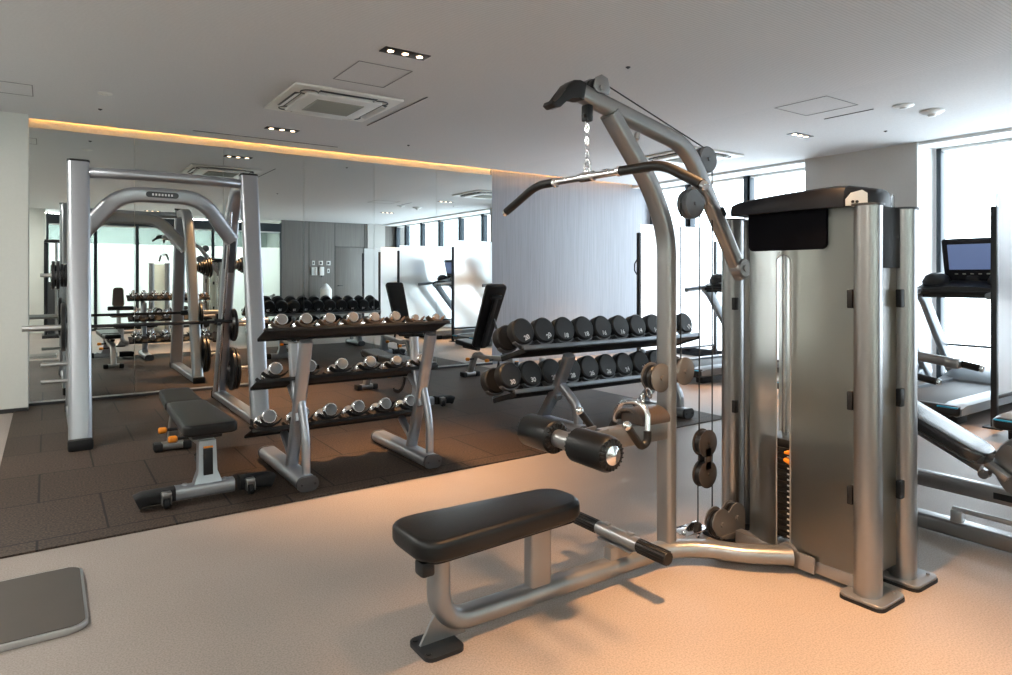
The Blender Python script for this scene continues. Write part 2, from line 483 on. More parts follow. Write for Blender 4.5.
# blind pocket along the windows
for i, (y0, y1) in enumerate(((YF, 3.54), (4.93, 8.05))):
    b = MB(); b.box((8.43, (y0+y1)/2, 2.81), (.46, y1-y0, .05))
    struct(f'trim_{3+i}', b, WHITEW)
b = MB(); b.box((8.72, (YF+YB)/2, 2.92), (.1, YB-YF+.2, .25)); struct('wall_right', b, WHITEW)
b = MB(); b.box((8.72, (YF+YB)/2, .03), (.24, YB-YF, .06)); struct('baseboard_right', b, DARKFR)
# windows
mull = [-2.25, -1.6, -.62, .42, 1.48, 2.56, 3.5]
mull2 = [4.98, 6.06, 7.17, 8.0]
wn = 1
for ml in (mull, mull2):
    for y0, y1 in zip(ml, ml[1:]):
        w = thing(f'window_{wn}', None, None, (8.66, (y0+y1)/2, 0), kind='structure'); wn += 1
        b = MB()
        b.box((8.66, y0+.03, 1.42), (.13, .11, 2.72), .004); b.box((8.66, y1-.005, 1.42), (.13, .05, 2.72), .004)
        b.box((8.66, (y0+y1)/2, .09), (.13, y1-y0, .07), .004)
        part('frame', b, DARKFR, w)
        b = MB(); b.box((8.66, (y0+y1)/2, 2.765), (.10, y1-y0, .03), .004); part('head_rail', b, WHITEW, w)
        b = MB(); b.box((8.67, (y0+y1)/2, 1.43), (.008, y1-y0-.02, 2.68)); part('pane', b, GLASS, w)
# front wall (behind the camera, seen in the mirrors): grey wood panel with a door
b = MB()
b.box(((5.25+6.75)/2, YF-.05, 1.5), (6.75-5.25, .1, 3.1)); b.box((7.19, YF-.05, 2.585), (.88, .1, .93)); b.box(((7.63+9)/2, YF-.05, 1.5), (9-7.63, .1, 3.1))
struct('wall_front', b, WOODW)
b = MB(); b.box((XL/2+0, YF-.05, 1.5), (-XL-.06, .1, 3.1)); struct('wall_front_left', b, WALLM)
d = thing('door_1', None, None, (7.19, YF, 0), kind='structure')
b = MB(); b.box((7.19, YF-.045, 1.065), (.86, .06, 2.12), .004); part('door_leaf', b, WOODW, d)
b = MB(); b.cyl((6.84, YF-.015, 1.02), (6.84, YF+.05, 1.02), .012); b.box((6.90, YF+.05, 1.02), (.14, .018, .02), .006); part('door_handle', b, BLACKM, d)
b = MB()
for x in (6.0, 6.745): b.box((x, YF+.003, 1.42), (.012, .006, 2.8))
b.box((7.19, YF+.003, 2.135), (.9, .006, .012)); b.box((7.64, YF+.003, 1.42), (.012, .006, 2.8)); struct('trim_5', b, DARKTRIM)
b = MB(); b.box((8.0, YF+.02, 1.42), (.55, .04, 2.84)); struct('wall_front_right', b, PILLARM)
# glass partition to the corridor
gm = [-.02, .92, 1.78, 2.64, 3.49, 4.35, 5.22]
CURT = frosted('frosted_film_glass', (.82, .87, .86), .35, (.76, .81, .80), .6)
for i, (x0, x1) in enumerate(zip(gm, gm[1:])):
    w = thing(f'window_{wn}', None, None, ((x0+x1)/2, YF, 0), kind='structure'); wn += 1
    b = MB(); b.box((x0+.02, YF, 1.37), (.05, .08, 2.74)); b.box((x1-.005, YF, 1.37), (.03, .08, 2.74))
    b.box(((x0+x1)/2, YF, 2.60), (x1-x0, .09, .22)); b.box(((x0+x1)/2, YF, .03), (x1-x0, .09, .06)); part('frame', b, DARKFR, w)
    b = MB(); b.box(((x0+x1)/2, YF-.01, 2.475), (x1-x0-.02, .07, .03)); part('transom', b, WHITEW, w)
    b = MB(); b.box(((x0+x1)/2, YF, 2.26), (x1-x0-.02, .012, .40)); part('pane', b, TINT, w, 'clear upper band of the glass')
    b = MB(); b.box(((x0+x1)/2, YF, 1.06), (x1-x0-.02, .012, 1.98)); part('film', b, CURT, w, 'frosted lower band of the glass')
b = MB(); b.box(((XL+5.3)/2, YF-1.75, 1.5), (5.3-XL, .1, 3.1)); struct('wall_corridor', b, mat('corridor_wall', (.50, .55, .52), .8))
b = MB(); b.box((5.35, YF-.9, 1.5), (.1, 1.7, 3.1)); struct('wall_corridor_end', b, WALLM)
b = MB(); b.box(((XL+5.3)/2, YF-.9, 2.84), (5.3-XL, 1.7, .04)); struct('ceiling_corridor', b, CEIL_PLAIN)

# wall controls beside the door
def plate(name, x, z, w, h, lab, cat, inner=None):
    t = thing(name, lab, cat, (x, YF, z)); b = MB(); b.box((x, YF+.008, z), (w, .012, h), .003); part('cover', b, WHITEPL, t)
    if inner:
        b = MB(); b.box((x, YF+.016, z), (w*.5, .006, h*.5), .002); part(inner, b, GREYPL, t)
plate('wall_switch', 6.12, 1.66, .07, .12, 'small white switch plate, leftmost in reflected row beside door', 'switch', 'rocker')
plate('wall_switch', 6.33, 1.66, .12, .12, 'square white switch plate in the middle of the row by the door', 'switch', 'rocker')
plate('wall_switch', 6.55, 1.66, .12, .12, 'square white switch plate nearest the grey door', 'switch', 'rocker')
plate('wall_switch', 6.55, 1.44, .07, .12, 'narrow white switch plate below the one nearest the door', 'switch', 'rocker')
t = thing('wall_phone', 'white wall telephone below the switch plates, seen in the mirror', 'telephone', (6.14, YF, 1.33))
b = MB(); b.box((6.14, YF+.02, 1.43), (.16, .04, .23), .008); part('phone_body', b, WHITEPL, t)
b = MB(); b.box((6.18, YF+.055, 1.43), (.05, .04, .21), .015); part('handset', b, OFFWHITE, t)
t = thing('dispenser', 'white wall dispenser box beside the telephone, seen in the mirror', 'dispenser', (6.34, YF, 1.33))
b = MB(); b.box((6.34, YF+.05, 1.43), (.12, .09, .24), .01); part('case', b, WHITEPL, t)
b = MB(); b.cyl((6.34, YF+.06, 1.31), (6.34, YF+.06, 1.26), .02); part('nozzle', b, GREYPL, t)
t = thing('waste_bin', 'white round bin standing below the dispenser by the back wall', 'bin', (6.36, YF+.35, 0))
b = MB(); b.lathe((6.36, YF+.35, 0), (0, 0, 1), [(0, .14), (.9, .16), (.93, .15)]); part('bin_body', b, OFFWHITE, t)
b = MB(); b.lathe((6.36, YF+.35, .93), (0, 0, 1), [(0, .15), (.03, .13), (.12, .06), (.16, .02)]); part('lid', b, WHITEPL, t)

# ------------------------------------------------------------------ ceiling fittings
def downlight(x, y, lab):
    t = thing('downlight', lab, 'ceiling light', (x, y, ZC), 'triple recessed downlights')
    b = MB(); b.box((x, y, ZC-.002), (.34, .115, .006), .001); part('tray', b, SOCKET, t)
    for k in (-1, 0, 1):
        b = MB(); b.cyl((x+k*.11, y, ZC-.0055), (x+k*.11, y, ZC-.008), .022, seg=20); part('lamp', b, LAMP, t)
        L = bpy.data.lights.new('downlight_beam', 'SPOT'); L.energy = SPOT_W; L.color = (1., .55, .25)
        L.spot_size = math.radians(SPOT_A); L.spot_blend = .9; L.shadow_soft_size = .035
        o = bpy.data.objects.new('downlight_beam', L); COL.objects.link(o); o.location = (x+k*.11, y, ZC-.012); o.parent = None
        o.rotation_euler = (0, 0, 0)
SPOT_W, SPOT_A = 150, 64
downlight(2.03, 4.15, 'triple recessed downlight nearest the camera, beside the ceiling hatch')
downlight(2.02, 7.03, 'triple recessed downlight between the ceiling cassette and the mirror wall')
downlight(6.74, 4.1, 'triple recessed downlight near the grey pillar by the windows')
downlight(6.74, 7.0, 'triple recessed downlight in front of the striped wall')
downlight(2.03, 1.25, 'triple recessed downlight above the tall pulldown machine')
downlight(6.74, 1.25, 'triple recessed downlight above the nearest treadmills')
downlight(2.03, -1.5, 'triple recessed downlight near the glass partition')

def cassette(cx, cy, lab):
    t = thing('ceiling_air_conditioner', lab, 'air conditioner', (cx, cy, ZC), 'ceiling cassettes')
    b = MB(); b.box((cx, cy, ZC-.012), (.94, .94, .022), .008); part('panel', b, OFFWHITE, t)
    b = MB(); b.box((cx, cy, ZC-.033), (.66, .66, .026), .02, seg=3); part('centre_panel', b, WHITEPL, t)
    b = MB(); b.box((cx, cy, ZC-.048), (.42, .42, .008), .003)
    for i in range(13): b.box((cx, cy-.18+.03*i, ZC-.054), (.40, .010, .006))
    part('grille', b, GREYGR, t)
    for sx, sy in ((1, 0), (-1, 0), (0, 1), (0, -1)):
        b = MB(); w = (.06, .50) if sx else (.50, .06)
        b.box((cx+sx*.38, cy+sy*.38, ZC-.024), (w[0], w[1], .006), .002); part('air_slot', b, BLACKM if sx < 0 else GREYPL, t)
        b = MB(); w = (.045, .48) if sx else (.48, .045)
        b.box((cx+sx*.385, cy+sy*.385, ZC-.034), (w[0], w[1], .004), .001, rot=rotY(.35*sx) if sx else rotX(-.35*sy)); part('louvre', b, WHITEPL, t)
    for sx in (-1, 1):
        for sy in (-1, 1):
            b = MB(); b.torus((cx+sx*.31, cy+sy*.31, ZC-.026), .07, .006, (0, 0, 1)); part('corner_ring', b, GREYPL, t)
cassette(2.08, 5.70, 'square white air conditioning cassette in the ceiling above the chrome dumbbell rack')
cassette(6.75, 5.62, 'square white air conditioning cassette in the ceiling near the windows')

def hatch(x0, x1, y0, y1, lab):
    b = MB(); w = .008; z = ZC-.0015
    b.box(((x0+x1)/2, y0, z), (x1-x0, w, .003)); b.box(((x0+x1)/2, y1, z), (x1-x0, w, .003))
    b.box((x0, (y0+y1)/2, z), (w, y1-y0, .003)); b.box((x1, (y0+y1)/2, z), (w, y1-y0, .003))
    return solo('ceiling_hatch', b, mat('hatch_edge', (.22, .22, .22), .6), lab, 'hatch')
hatch(1.83, 2.25, 4.48, 5.0, 'square ceiling access hatch between the downlight and the cassette')
hatch(-.9, -.1, 6.55, 6.95, 'ceiling access hatch in the upper left corner above the pale wall')
hatch(5.46, 5.97, 3.08, 3.57, 'ceiling access hatch on the pale ceiling margin near the windows')
def slot(x, y, lx, ly, lab):
    b = MB(); b.box((x, y, ZC-.002), (lx, ly, .005)); solo('ceiling_slot', b, GREYPL, lab, 'slot')
slot(2.68, 5.70, .010, 1.3, 'thin dark ceiling slot running beside the cassette toward the mirrors')
slot(2.05, 7.61, 1.58, .012, 'thin dark ceiling slot parallel to the mirrors near the cove')
slot(6.24, 3.31, .010, .47, 'thin dark ceiling slot beside the hatch near the windows')
def disc(x, y, r, h, name, lab, cat, m=WHITEPL):
    t = thing(name, lab, cat, (x, y, ZC))
    b = MB(); b.lathe((x, y, ZC), (0, 0, -1), [(0, r), (h*.4, r), (h, r*.7), (h, 0)]); part('rim', b, m, t)
    b = MB(); b.lathe((x, y, ZC-h), (0, 0, -1), [(0, r*.4), (h*.6, r*.3), (h*.8, 0)], 16); part('sensor', b, m, t)
disc(6.33, 2.86, .085, .02, 'ceiling_speaker', 'flat white round ceiling disc, farther of the pair near the window', 'speaker')
disc(6.75, 2.80, .10, .035, 'smoke_detector', 'domed white round ceiling detector, nearer of the pair near the window', 'detector')
disc(.40, 6.50, .055, .010, 'smoke_detector', 'small round ceiling detector at the upper left', 'detector', OFFWHITE)
disc(.40, 7.13, .018, .008, 'ceiling_sprinkler', 'tiny ceiling sprinkler near the mirror wall at the upper left', 'sprinkler', GREYPL)
disc(3.48, 7.03, .016, .008, 'ceiling_sprinkler', 'tiny ceiling sprinkler near the cove light', 'sprinkler', GREYPL)
disc(3.51, 3.49, .018, .008, 'ceiling_sprinkler', 'tiny ceiling sprinkler above the top of the pulldown frame', 'sprinkler', GREYPL)
disc(7.29, 3.47, .018, .008, 'ceiling_sprinkler', 'tiny ceiling sprinkler beside the pillar', 'sprinkler', GREYPL)

# ================================================================== LAT PULLDOWN
Y0 = 2.03
LAT = thing('lat_pulldown_machine', 'tall silver cable pulldown machine with black seat and translucent weight tower', 'exercise machine', (2.2, Y0, 0))
OV = rrect(.090, .072, .033, 5)
# base beam with upturned seat support
b = MB()
path = [(1.12, Y0, .335), (1.12, Y0, .065)] + [(2.26, Y0, .065), (2.42, 1.93, .065), (2.50, 1.80, .065), (2.66, 1.66, .065)]
b.sweep(fillet(path, .13, 10), OV, up=(1, 0, 0)); part('base_beam', b, SILVER, LAT)
b = MB(); b.sweep([(1.555, Y0, .09), (1.555, Y0, .335)], rrect(.055, .10, .012, 3), up=(1, 0, 0)); part('seat_post', b, SILVER, LAT)
b = MB(); b.prism([(-.075, 0), (.11, 0), (.015, .15)], (1.12, Y0, .012), (1, 0, 0), (0, 0, 1), .012); part('gusset', b, SILVER, LAT)
b = MB(); b.prism(rrect(.15, .155, .03), (1.105, Y0-.015, .008), (1, 0, 0), (0, 1, 0), .014); 
b.cyl((1.05, Y0-.06, .014), (1.05, Y0-.06, .019), .01); b.cyl((1.05, Y0+.04, .014), (1.05, Y0+.04, .019), .01)
part('foot_plate', b, BLACKM, LAT, 'dark foot plate with rubber edge')
# seat pad: stadium-ish outline, wide end nearer
def pad_outline(L, w0, w1, r, n=8):
    """x from 0 to L, width w0 at x=0 to w1 at x=L, rounded corners"""
    base = [V((0, -w0/2, 0)), V((L, -w1/2, 0)), V((L, w1/2, 0)), V((0, w0/2, 0))]
    o = []
    for i in range(4):
        a, c, d_ = base[i-1], base[i], base[(i+1) % 4]
        d1 = (a-c).normalized(); d2 = (d_-c).normalized(); p, q = c+d1*r, c+d2*r
        for k in range(n+1):
            t = k/n; pt = p*(1-t)**2 + c*2*t*(1-t) + q*t*t; o.append((pt.x, pt.y))
    return o
def pad(outline, o, ex, ey, th, r, crown=.0):
    """cushion: outline lofted with rounded top and bottom edges"""
    ex, ey = V(ex).normalized(), V(ey).normalized(); nz = ex.cross(ey); o = V(o)
    cx = sum(p[0] for p in outline)/len(outline); cy = sum(p[1] for p in outline)/len(outline)
    xs = [p[0] for p in outline]; ys = [p[1] for p in outline]
    hw, hh = (max(xs)-min(xs))/2, (max(ys)-min(ys))/2
    rings = []
    def ring(ins, z):
        return [o + ex*(cx+(x-cx)*(1-ins/hw)) + ey*(cy+(y-cy)*(1-ins/hh)) + nz*z for x, y in outline]
    N = 5
    for k in range(N+1):
        a = PI/2*k/N; rings.append(ring(r*(1-math.sin(a)), r*(1-math.cos(a))))
    for k in range(N+1):
        a = PI/2*k/N; rings.append(ring(r*(1-math.cos(a)), th-r+r*math.sin(a)))
    rings.append(ring(hh*.55, th+crown*.8)); rings.append(ring(hh*.9, th+crown))
    m = MB(); m.loft(rings); return m
part('seat_pad', pad(pad_outline(.735, .31, .22, .10), (.985, Y0, .345), (1, 0, 0), (0, 1, 0), .075, .024, .004), LEATHER, LAT, 'black cushioned seat')
b = MB(); b.prism(pad_outline(.68, .24, .17, .06), (1.02, Y0, .340), (1, 0, 0), (0, 1, 0), .012); b.box((1.03, Y0-.07, .315), (.05, .06, .05), .01)
part('seat_base', b, PLASTIC, LAT)
# foot bar
b = MB(); b.sweep([(1.985, Y0, .085), (1.985, Y0, .150)], rrect(.045, .13, .008, 2), up=(1, 0, 0)); b.box((1.985, Y0, .150), (.055, .20, .008), .002)
b.cyl((1.985, Y0-.12, .182), (1.985, Y0+.12, .182), .029); 
for s in (-1, 1): b.box((1.985, Y0+s*.07, .214), (.022, .03, .012), .004)
part('foot_bar_bracket', b, SILVER, LAT)
for s in (-1, 1):
    b = MB(); yy = Y0+s*.12; L = .155
    pr = [(0, .020), (.003, .027)]
    b.lathe((1.985, yy, .182), (0, s, 0), [(0, .027), (L-.004, .027), (L, .024), (L, 0)], 26)
    for i in range(14):
        a = 2*PI*i/14; b.box((1.985+.027*math.cos(a), yy+s*L/2, .182+.027*math.sin(a)), (.004, L*.95, .004))
    part('foot_grip', b, GRIP, LAT)
# main post & boom
PS = rrect(.078, .10, .022, 4)
b = MB(); b.sweep(fillet([(2.283, Y0, .06), (2.283, Y0, 1.47), (2.19, Y0, 1.665), (1.932, Y0, 1.962)], .20, 12), rrect(.080, .064, .020, 4), up=(1, 0, 0)); part('main_post', b, SILVER, LAT)
b = MB(); b.sweep(fillet([(1.755, Y0, 2.026), (2.415, Y0, 1.880), (2.825, Y0, 1.28)], .11, 12), rrect(.064, .072, .022, 4), up=(0, 0, 1)); part('boom', b, SILVER, LAT)
b = MB()
b.prism([(-.03, .025), (.0, .036), (.035, .036), (.035, -.036), (.015, -.042), (-.01, -.036), (-.035, -.045), (-.055, -.075), (-.075, -.105), (-.10, -.116), (-.122, -.108), (-.118, -.092), (-.095, -.092), (-.080, -.07), (-.068, -.03), (-.055, .0)], (1.742, Y0, 2.030), (1, 0, -.2), (.2, 0, 1), .066, .008)
part('boom_hook', b, PLASTIC, LAT, 'black curved hook for parking the bar')
def pulley(name, c, r, th, m=MIDGREY, ax=(0, 1, 0), parent=LAT, rim=True):
    b = MB(); ax = V(ax).normalized(); c = V(c)
    b.lathe(c-ax*th/2, ax, [(0, 0), (0, r*.93), (th*.12, r), (th*.36, r), (th*.44, r*.86), (th*.56, r*.86), (th*.64, r), (th*.88, r), (th, r*.93), (th, 0)], 36)
    b.cyl(c-ax*(th/2+.006), c+ax*(th/2+.006), .009, seg=12)
    return part(name, b, m, parent)
b = MB()
for s in (-1, 1): b.prism([(-.025, -.018), (.04, -.022), (.048, 0), (.035, .045), (0, .055), (-.03, .04), (-.042, 0)], (1.855, Y0+s*.034, 2.048), (1, 0, 0), (0, 0, 1), .006, .001)
b.cyl((1.855, Y0-.044, 2.048), (1.855, Y0+.044, 2.048), .013, seg=6)
part('pulley_bracket', b, SILVER, LAT)
pulley('pulley', (1.85, Y0, 2.048), .043, .05, PLASTIC)
pulley('pulley', (2.545, Y0, 1.828), .062, .05)
b = MB(); b.box((2.53, Y0, 1.80), (.10, .03, .035), .006, rot=rotY(.96)); b.box((2.49, Y0, 1.655), (.12, .03, .035), .006, rot=rotY(.5)); part('pulley_arm', b, SILVER, LAT)
pulley('pulley', (2.445, Y0, 1.615), .068, .055)
b = MB(); b.cyl((2.80, Y0-.040, 1.322), (2.80, Y0+.02, 1.322), .046, bev=.006); b.cyl((2.80, Y0-.047, 1.322), (2.80, Y0-.04, 1.322), .018, seg=12); part('pivot', b, SILVER, LAT)
b = MB(); b.prism(rrect(.05, .022, .01), (2.615, Y0-.053, 1.585), (.57, 0, -.82), (.82, 0, .57), .006); part('cable_slot', b, PLASTIC, LAT, 'black cable slot cover in the boom')
b = MB()
b.cyl((2.10, Y0, 1.90), (2.09, Y0, 1.872), .014, seg=6); part('bolt', b, STEEL, LAT)
# low row pulley on the post
b = MB()
for x, z in ((2.215, .835), (2.37, .852)):
    for s in (-1, 1): b.lathe((x, Y0+s*.030-.004, z), (0, 1, 0), [(0, .060), (.002, .063), (.006, .063), (.008, .060)], 30)
    b.cyl((x, Y0-.044, z), (x, Y0+.044, z), .012, seg=6)
part('pulley_housing', b, PLATECOV, LAT)
pulley('pulley', (2.205, Y0, .835), .056, .04, PLASTIC); pulley('pulley', (2.375, Y0, .852), .052, .04, PLASTIC)
# knee roller arm
b = MB(); b.sweep([(2.29, Y0, .60), (1.88, Y0, .605)], rrect(.062, .085, .010, 2)); 
for s in (-1, 1): b.prism([(0, -.035), (.18, -.045), (.18, .04), (0, .03)], (1.71, Y0+s*.037, .615), (1, 0, 0), (0, 0, 1), .008)
b.box((1.90, Y0, .585), (.10, .09, .05), .01)
b.cyl((1.70, Y0-.055, .625), (1.70, Y0+.055, .625), .036)
part('roller_arm', b, SILVER, LAT)
b = MB()
rings = []
for k in range(13):
    a = -.25+ (PI+.5)*k/12; rings.append((math.cos(a)*.085, math.sin(a)*.05))
out = [(x, z) for x, z in rings]; inn = [(x*.88, z*.82) for x, z in reversed(rings)]
b.prism(out+inn, (2.13, Y0, .665), (0, 1, 0), (0, 0, 1), .17, .004)
b.box((2.13, Y0, .67), (.14, .13, .05), .01)
part('thigh_saddle', b, BROWNPAD, LAT, 'dark curved saddle cover over the arm')
for s in (-1, 1):
    b = MB(); y0 = Y0+s*.055; L = .205
    b.lathe((1.70, y0, .625), (0, s, 0), [(0, .035), (.004, .056), (.016, .067), (L-.02, .068), (L-.006, .06), (L, .045), (L, 0)], 36)
    part('knee_roller', b, LEATHER, LAT, 'black foam roller with pleated ends')
    r_ = bpy.data.objects[-1] if False else None
    b = MB()
    for e_ in (.004, L-.003):
        for i in range(22):
            a = 2*PI*i/22; p = V((1.70, y0+s*e_, .625)); d1 = V((math.cos(a), 0, math.sin(a)))
            b.box(p+d1*.050, (.020, .007, .006), .002, rot=rotY(-a))
    part('pleat_ring', b, LEATHER, LAT)
    b = MB(); b.lathe((1.70, y0+s*(L-.004), .625), (0, s, 0), [(0, .036), (.010, .036), (.012, .030), (.014, .018), (.019, .008), (.020, 0)], 30); part('roller_cap', b, CHROME, LAT)
# pull cables, dual floating pulley
b = MB()
def line(*pts, r=.0032): b.tube(pts, r, 8)
line((1.81, Y0, 1.93), (1.825, Y0, 2.02), (1.835, Y0, 2.088), (1.87, Y0, 2.092), (2.53, Y0, 1.889), (2.585, Y0, 1.872), (2.60, Y0, 1.83), (2.60, Y0, .9), (2.60, Y0, .14))
line((2.378, Y0, 1.615), (2.378, Y0, .90)); line((2.51, Y0, 1.615), (2.505, Y0, .50))
line((2.497, Y0, .35), (2.497, Y0, .10))
part('cable', b, CABLE, LAT)
DP = MB()
for z in (.497, .352):
    for s in (-1, 1): DP.lathe((2.545, Y0+s*.019-.004, z), (0, 1, 0), [(0, .060), (.002, .064), (.006, .064), (.008, .060)], 30)
    DP.cyl((2.545, Y0-.03, z), (2.545, Y0+.03, z), .007, seg=8)
for s in (-1, 1): DP.box((2.545, Y0+s*.019, .425), (.04, .008, .10))
part('floating_pulley', DP, mat('taupe_dark_cover', (.055, .046, .042), .42, .3), LAT, 'twin dark pulley hanging on the cables')
b = MB(); b.cyl((2.545, Y0-.012, .497), (2.545, Y0+.012, .497), .057); b.cyl((2.545, Y0-.012, .352), (2.545, Y0+.012, .352), .057); part('sheave', b, PLASTIC, LAT)
b = MB(); b.lathe((2.497, Y0, .13), (0, 0, -1), [(0, .012), (.01, .018), (.04, .018), (.05, .01)], 14); part('cable_stop', b, RUBBER, LAT)
b = MB(); b.torus((2.497, Y0, .075), .012, .004, (0, 1, 0), sy=1.4); b.prism([(-.07, 0), (.07, 0), (.05, .02), (.02, .035), (-.02, .035), (-.05, .02)], (2.50, Y0+.03, .09), (1, 0, 0), (0, 0, 1), .008)
b.box((2.48, Y0+.03, .105-.01), (.17, .10, .006), .002); b.ball((2.40, Y0+.0, .105), .012)
part('cable_anchor', b, CHROME, LAT)
# heart-shaped lower pulley pair by the tower
for x, z in ((2.60, .115), (2.715, .125)): pulley('pulley', (x, Y0-.03, z), .062, .035, PLASTIC)
b = MB()
hp = [(-.062, 0)]
for k in range(9): a = PI-PI*.8*k/8; hp.append((-.0+.064*math.cos(a), .01+.064*math.sin(a)))
for k in range(9): a = PI*.8-PI*.8*k/8; hp.append((.115+.062*math.cos(a), .018+.062*math.sin(a)))
hp += [(.175, -.06), (.09, -.085), (.03, -.075), (-.03, -.045)]
b.prism(hp, (2.60, Y0-.052, .115), (1, 0, 0), (0, 0, 1), .006); b.prism(hp, (2.60, Y0-.008, .115), (1, 0, 0), (0, 0, 1), .006)
b.cyl((2.60, Y0-.064, .115), (2.60, Y0, .115), .012, seg=6); b.cyl((2.715, Y0-.064, .125), (2.715, Y0, .125), .012, seg=6)
b.box((2.66, Y0-.054, .055), (.13, .012, .012))
part('pulley_guard', b, PLATECOV, LAT)
# tower: four round columns with feet
for (x, y) in ((2.675, 1.34), (2.965, 1.34), (2.83, 2.085), (2.965, 2.10)):
    b = MB(); b.sweep([(x, y, .02), (x, y, 1.56)], rrect(.098, .108, .048, 8), up=(1, 0, 0)); c = part('tower_column', b, BRUSHED, LAT)
    b = MB(); b.sweep([(x, y, 1.56), (x, y, 1.568)], rrect(.11, .12, .05, 8), up=(1, 0, 0)); part('column_cap', b, GREYPL, LAT)
    if y < 1.5:
        b = MB(); b.prism(rrect(.20, .17, .03), (x-.01+.03, y-.005, .018), (1, 0, 0), (0, 1, 0), .012, .003); b.cyl((x+.085, y-.06, .02), (x+.085, y-.06, .032), .008, seg=8)
        part('tower_foot', b, SILVER, LAT)
        b = MB(); b.prism(rrect(.205, .175, .03), (x+.02, y-.005, .006), (1, 0, 0), (0, 1, 0), .012); part('foot_pad', b, RUBBER, LAT)
b = MB(); b.prism(rrect(.26, .20, .05), (2.80, 2.07, .012), (1, 0, 0), (0, 1, 0), .02); part('foot_pad', b, RUBBER, LAT)
# base frame of the tower
b = MB(); b.box((2.70, 1.66, .05), (.05, .60, .06), .008); b.box((2.97, 1.7, .05), (.05, .7, .06), .008)
for y in (1.45, 1.9): b.box((2.85, y, .05), (.3, .05, .06), .008)
b.cyl((2.652, 1.68, .065), (2.66+.03, 1.68, .065), .05, seg=18); b.box((2.655, 1.60, .06), (.012, .10, .07), .003)
part('tower_base', b, SILVER, LAT)
# translucent front shroud with a stadium slot, gently bowed
def shroud_sheet(x_of, y0, y1, z0, z1, slot_=None):
    bm = bmesh.new(); N = 64; ys = [y0+(y1-y0)*i/N for i in range(N+1)]
    if slot_:
        yc, r, za, zb = slot_
        ys = [y for y in ys if abs(y-yc) > r+.002] + [yc-r+2*r*k/20 for k in range(21)]; ys.sort()
        def lim(y):
            q = math.sqrt(max(0, r*r-(y-yc)**2)); return za+r-q, zb-r+q
    def vv(y, z, c={}): 
        return bm.verts.new((x_of(y), y, z))
    for a, c in zip(ys, ys[1:]):
        inside = slot_ and abs((a+c)/2-yc) < r
        if not inside:
            bm.faces.new((vv(a, z0), vv(c, z0), vv(c, z1), vv(a, z1)))
        else:
            la, ha = lim(a); lc, hc = lim(c)
            bm.faces.new((vv(a, z0), vv(c, z0), vv(c, lc), vv(a, la))); bm.faces.new((vv(a, ha), vv(c, hc), vv(c, z1), vv(a, z1)))
    bmesh.ops.remove_doubles(bm, verts=bm.verts, dist=1e-5)
    bmesh.ops.recalc_face_normals(bm, faces=bm.faces)
    bmesh.ops.dissolve_degenerate(bm, edges=bm.edges, dist=1e-4)
    rim = [e for e in bm.edges if len(e.link_faces) == 1]
    front = bm.faces[:]; dup = bmesh.ops.duplicate(bm, geom=bm.verts[:]+bm.edges[:]+front)
    vm = dup['vert_map']; new = set(v for v in dup['geom'] if isinstance(v, bmesh.types.BMVert))
    for v in new: v.co.x += .004
    pairs = [(e.verts[0], e.verts[1]) for e in rim]
    for a, c in pairs: bm.faces.new((a, c, vm[c], vm[a]))
    bmesh.ops.recalc_face_normals(bm, faces=bm.faces)
    m = MB(); m.bm.free(); m.bm = bm; return m
def xf(y):
    t = (y-1.62)/.315
    return 2.672 + (.085*t**6 if t > 0 else .015*t**4)
SLOT = (1.705, .033, .045, 1.375)
SH = part('front_shroud', shroud_sheet(xf, 1.385, 1.935, .075, 1.575, SLOT), SHROUD, LAT, 'smoked translucent cover with a long slot')
b = MB()
for zz, sg in ((SLOT[3]-SLOT[1], 1), (SLOT[2]+SLOT[1], -1)):
    pts = [(xf(SLOT[0])-.001, SLOT[0]+(SLOT[1])*math.cos(a), zz+sg*SLOT[1]*math.sin(a)) for a in [PI*k/12 for k in range(13)]]
    b.tube(pts, .003, 6)
for s in (-1, 1): b.tube([(xf(SLOT[0]+s*SLOT[1])-.001, SLOT[0]+s*SLOT[1], SLOT[2]+SLOT[1]), (xf(SLOT[0]+s*SLOT[1])-.001, SLOT[0]+s*SLOT[1], SLOT[3]-SLOT[1])], .003, 6)
part('slot_trim', b, BRONZE, LAT)
part('rear_shroud', shroud_sheet(lambda y: 3.0, 1.40, 1.94, .075, 1.575), SHROUD, LAT)
b = MB(); b.box((2.845, 1.345, .82), (.17, .004, 1.48)); part('side_shroud', b, SHROUD, LAT)
b = MB(); b.box((2.83, 1.335, 1.44), (.19, .012, .25), .003); part('side_cover', b, RUBBER, LAT)
for z in (1.19, .78, .40):
    b = MB(); b.box((2.668, 1.402, z), (.035, .022, .075), .004); part('clip', b, PLASTIC, LAT)
    b = MB(); b.box((2.90, 1.322, z), (.035, .022, .075), .004); part('clip', b, PLASTIC, LAT)
for z in (1.15, .66):
    b = MB(); b.box((2.70, 1.975, z), (.03, .02, .06), .004); part('clip', b, PLASTIC, LAT)
# black display panel
yy = [1.955-(.41)*k/16 for k in range(17)]
b = MB(); rings = []
b.prism(rrect(.37, .195, .025), (2.658, 1.682, 1.492), (0, -1, 0), (0, 0, 1), .02, .003); part('display_panel', b, mat('matt_black_display', (.004, .004, .006), .6, spec=.05), LAT, 'plain black rounded panel')
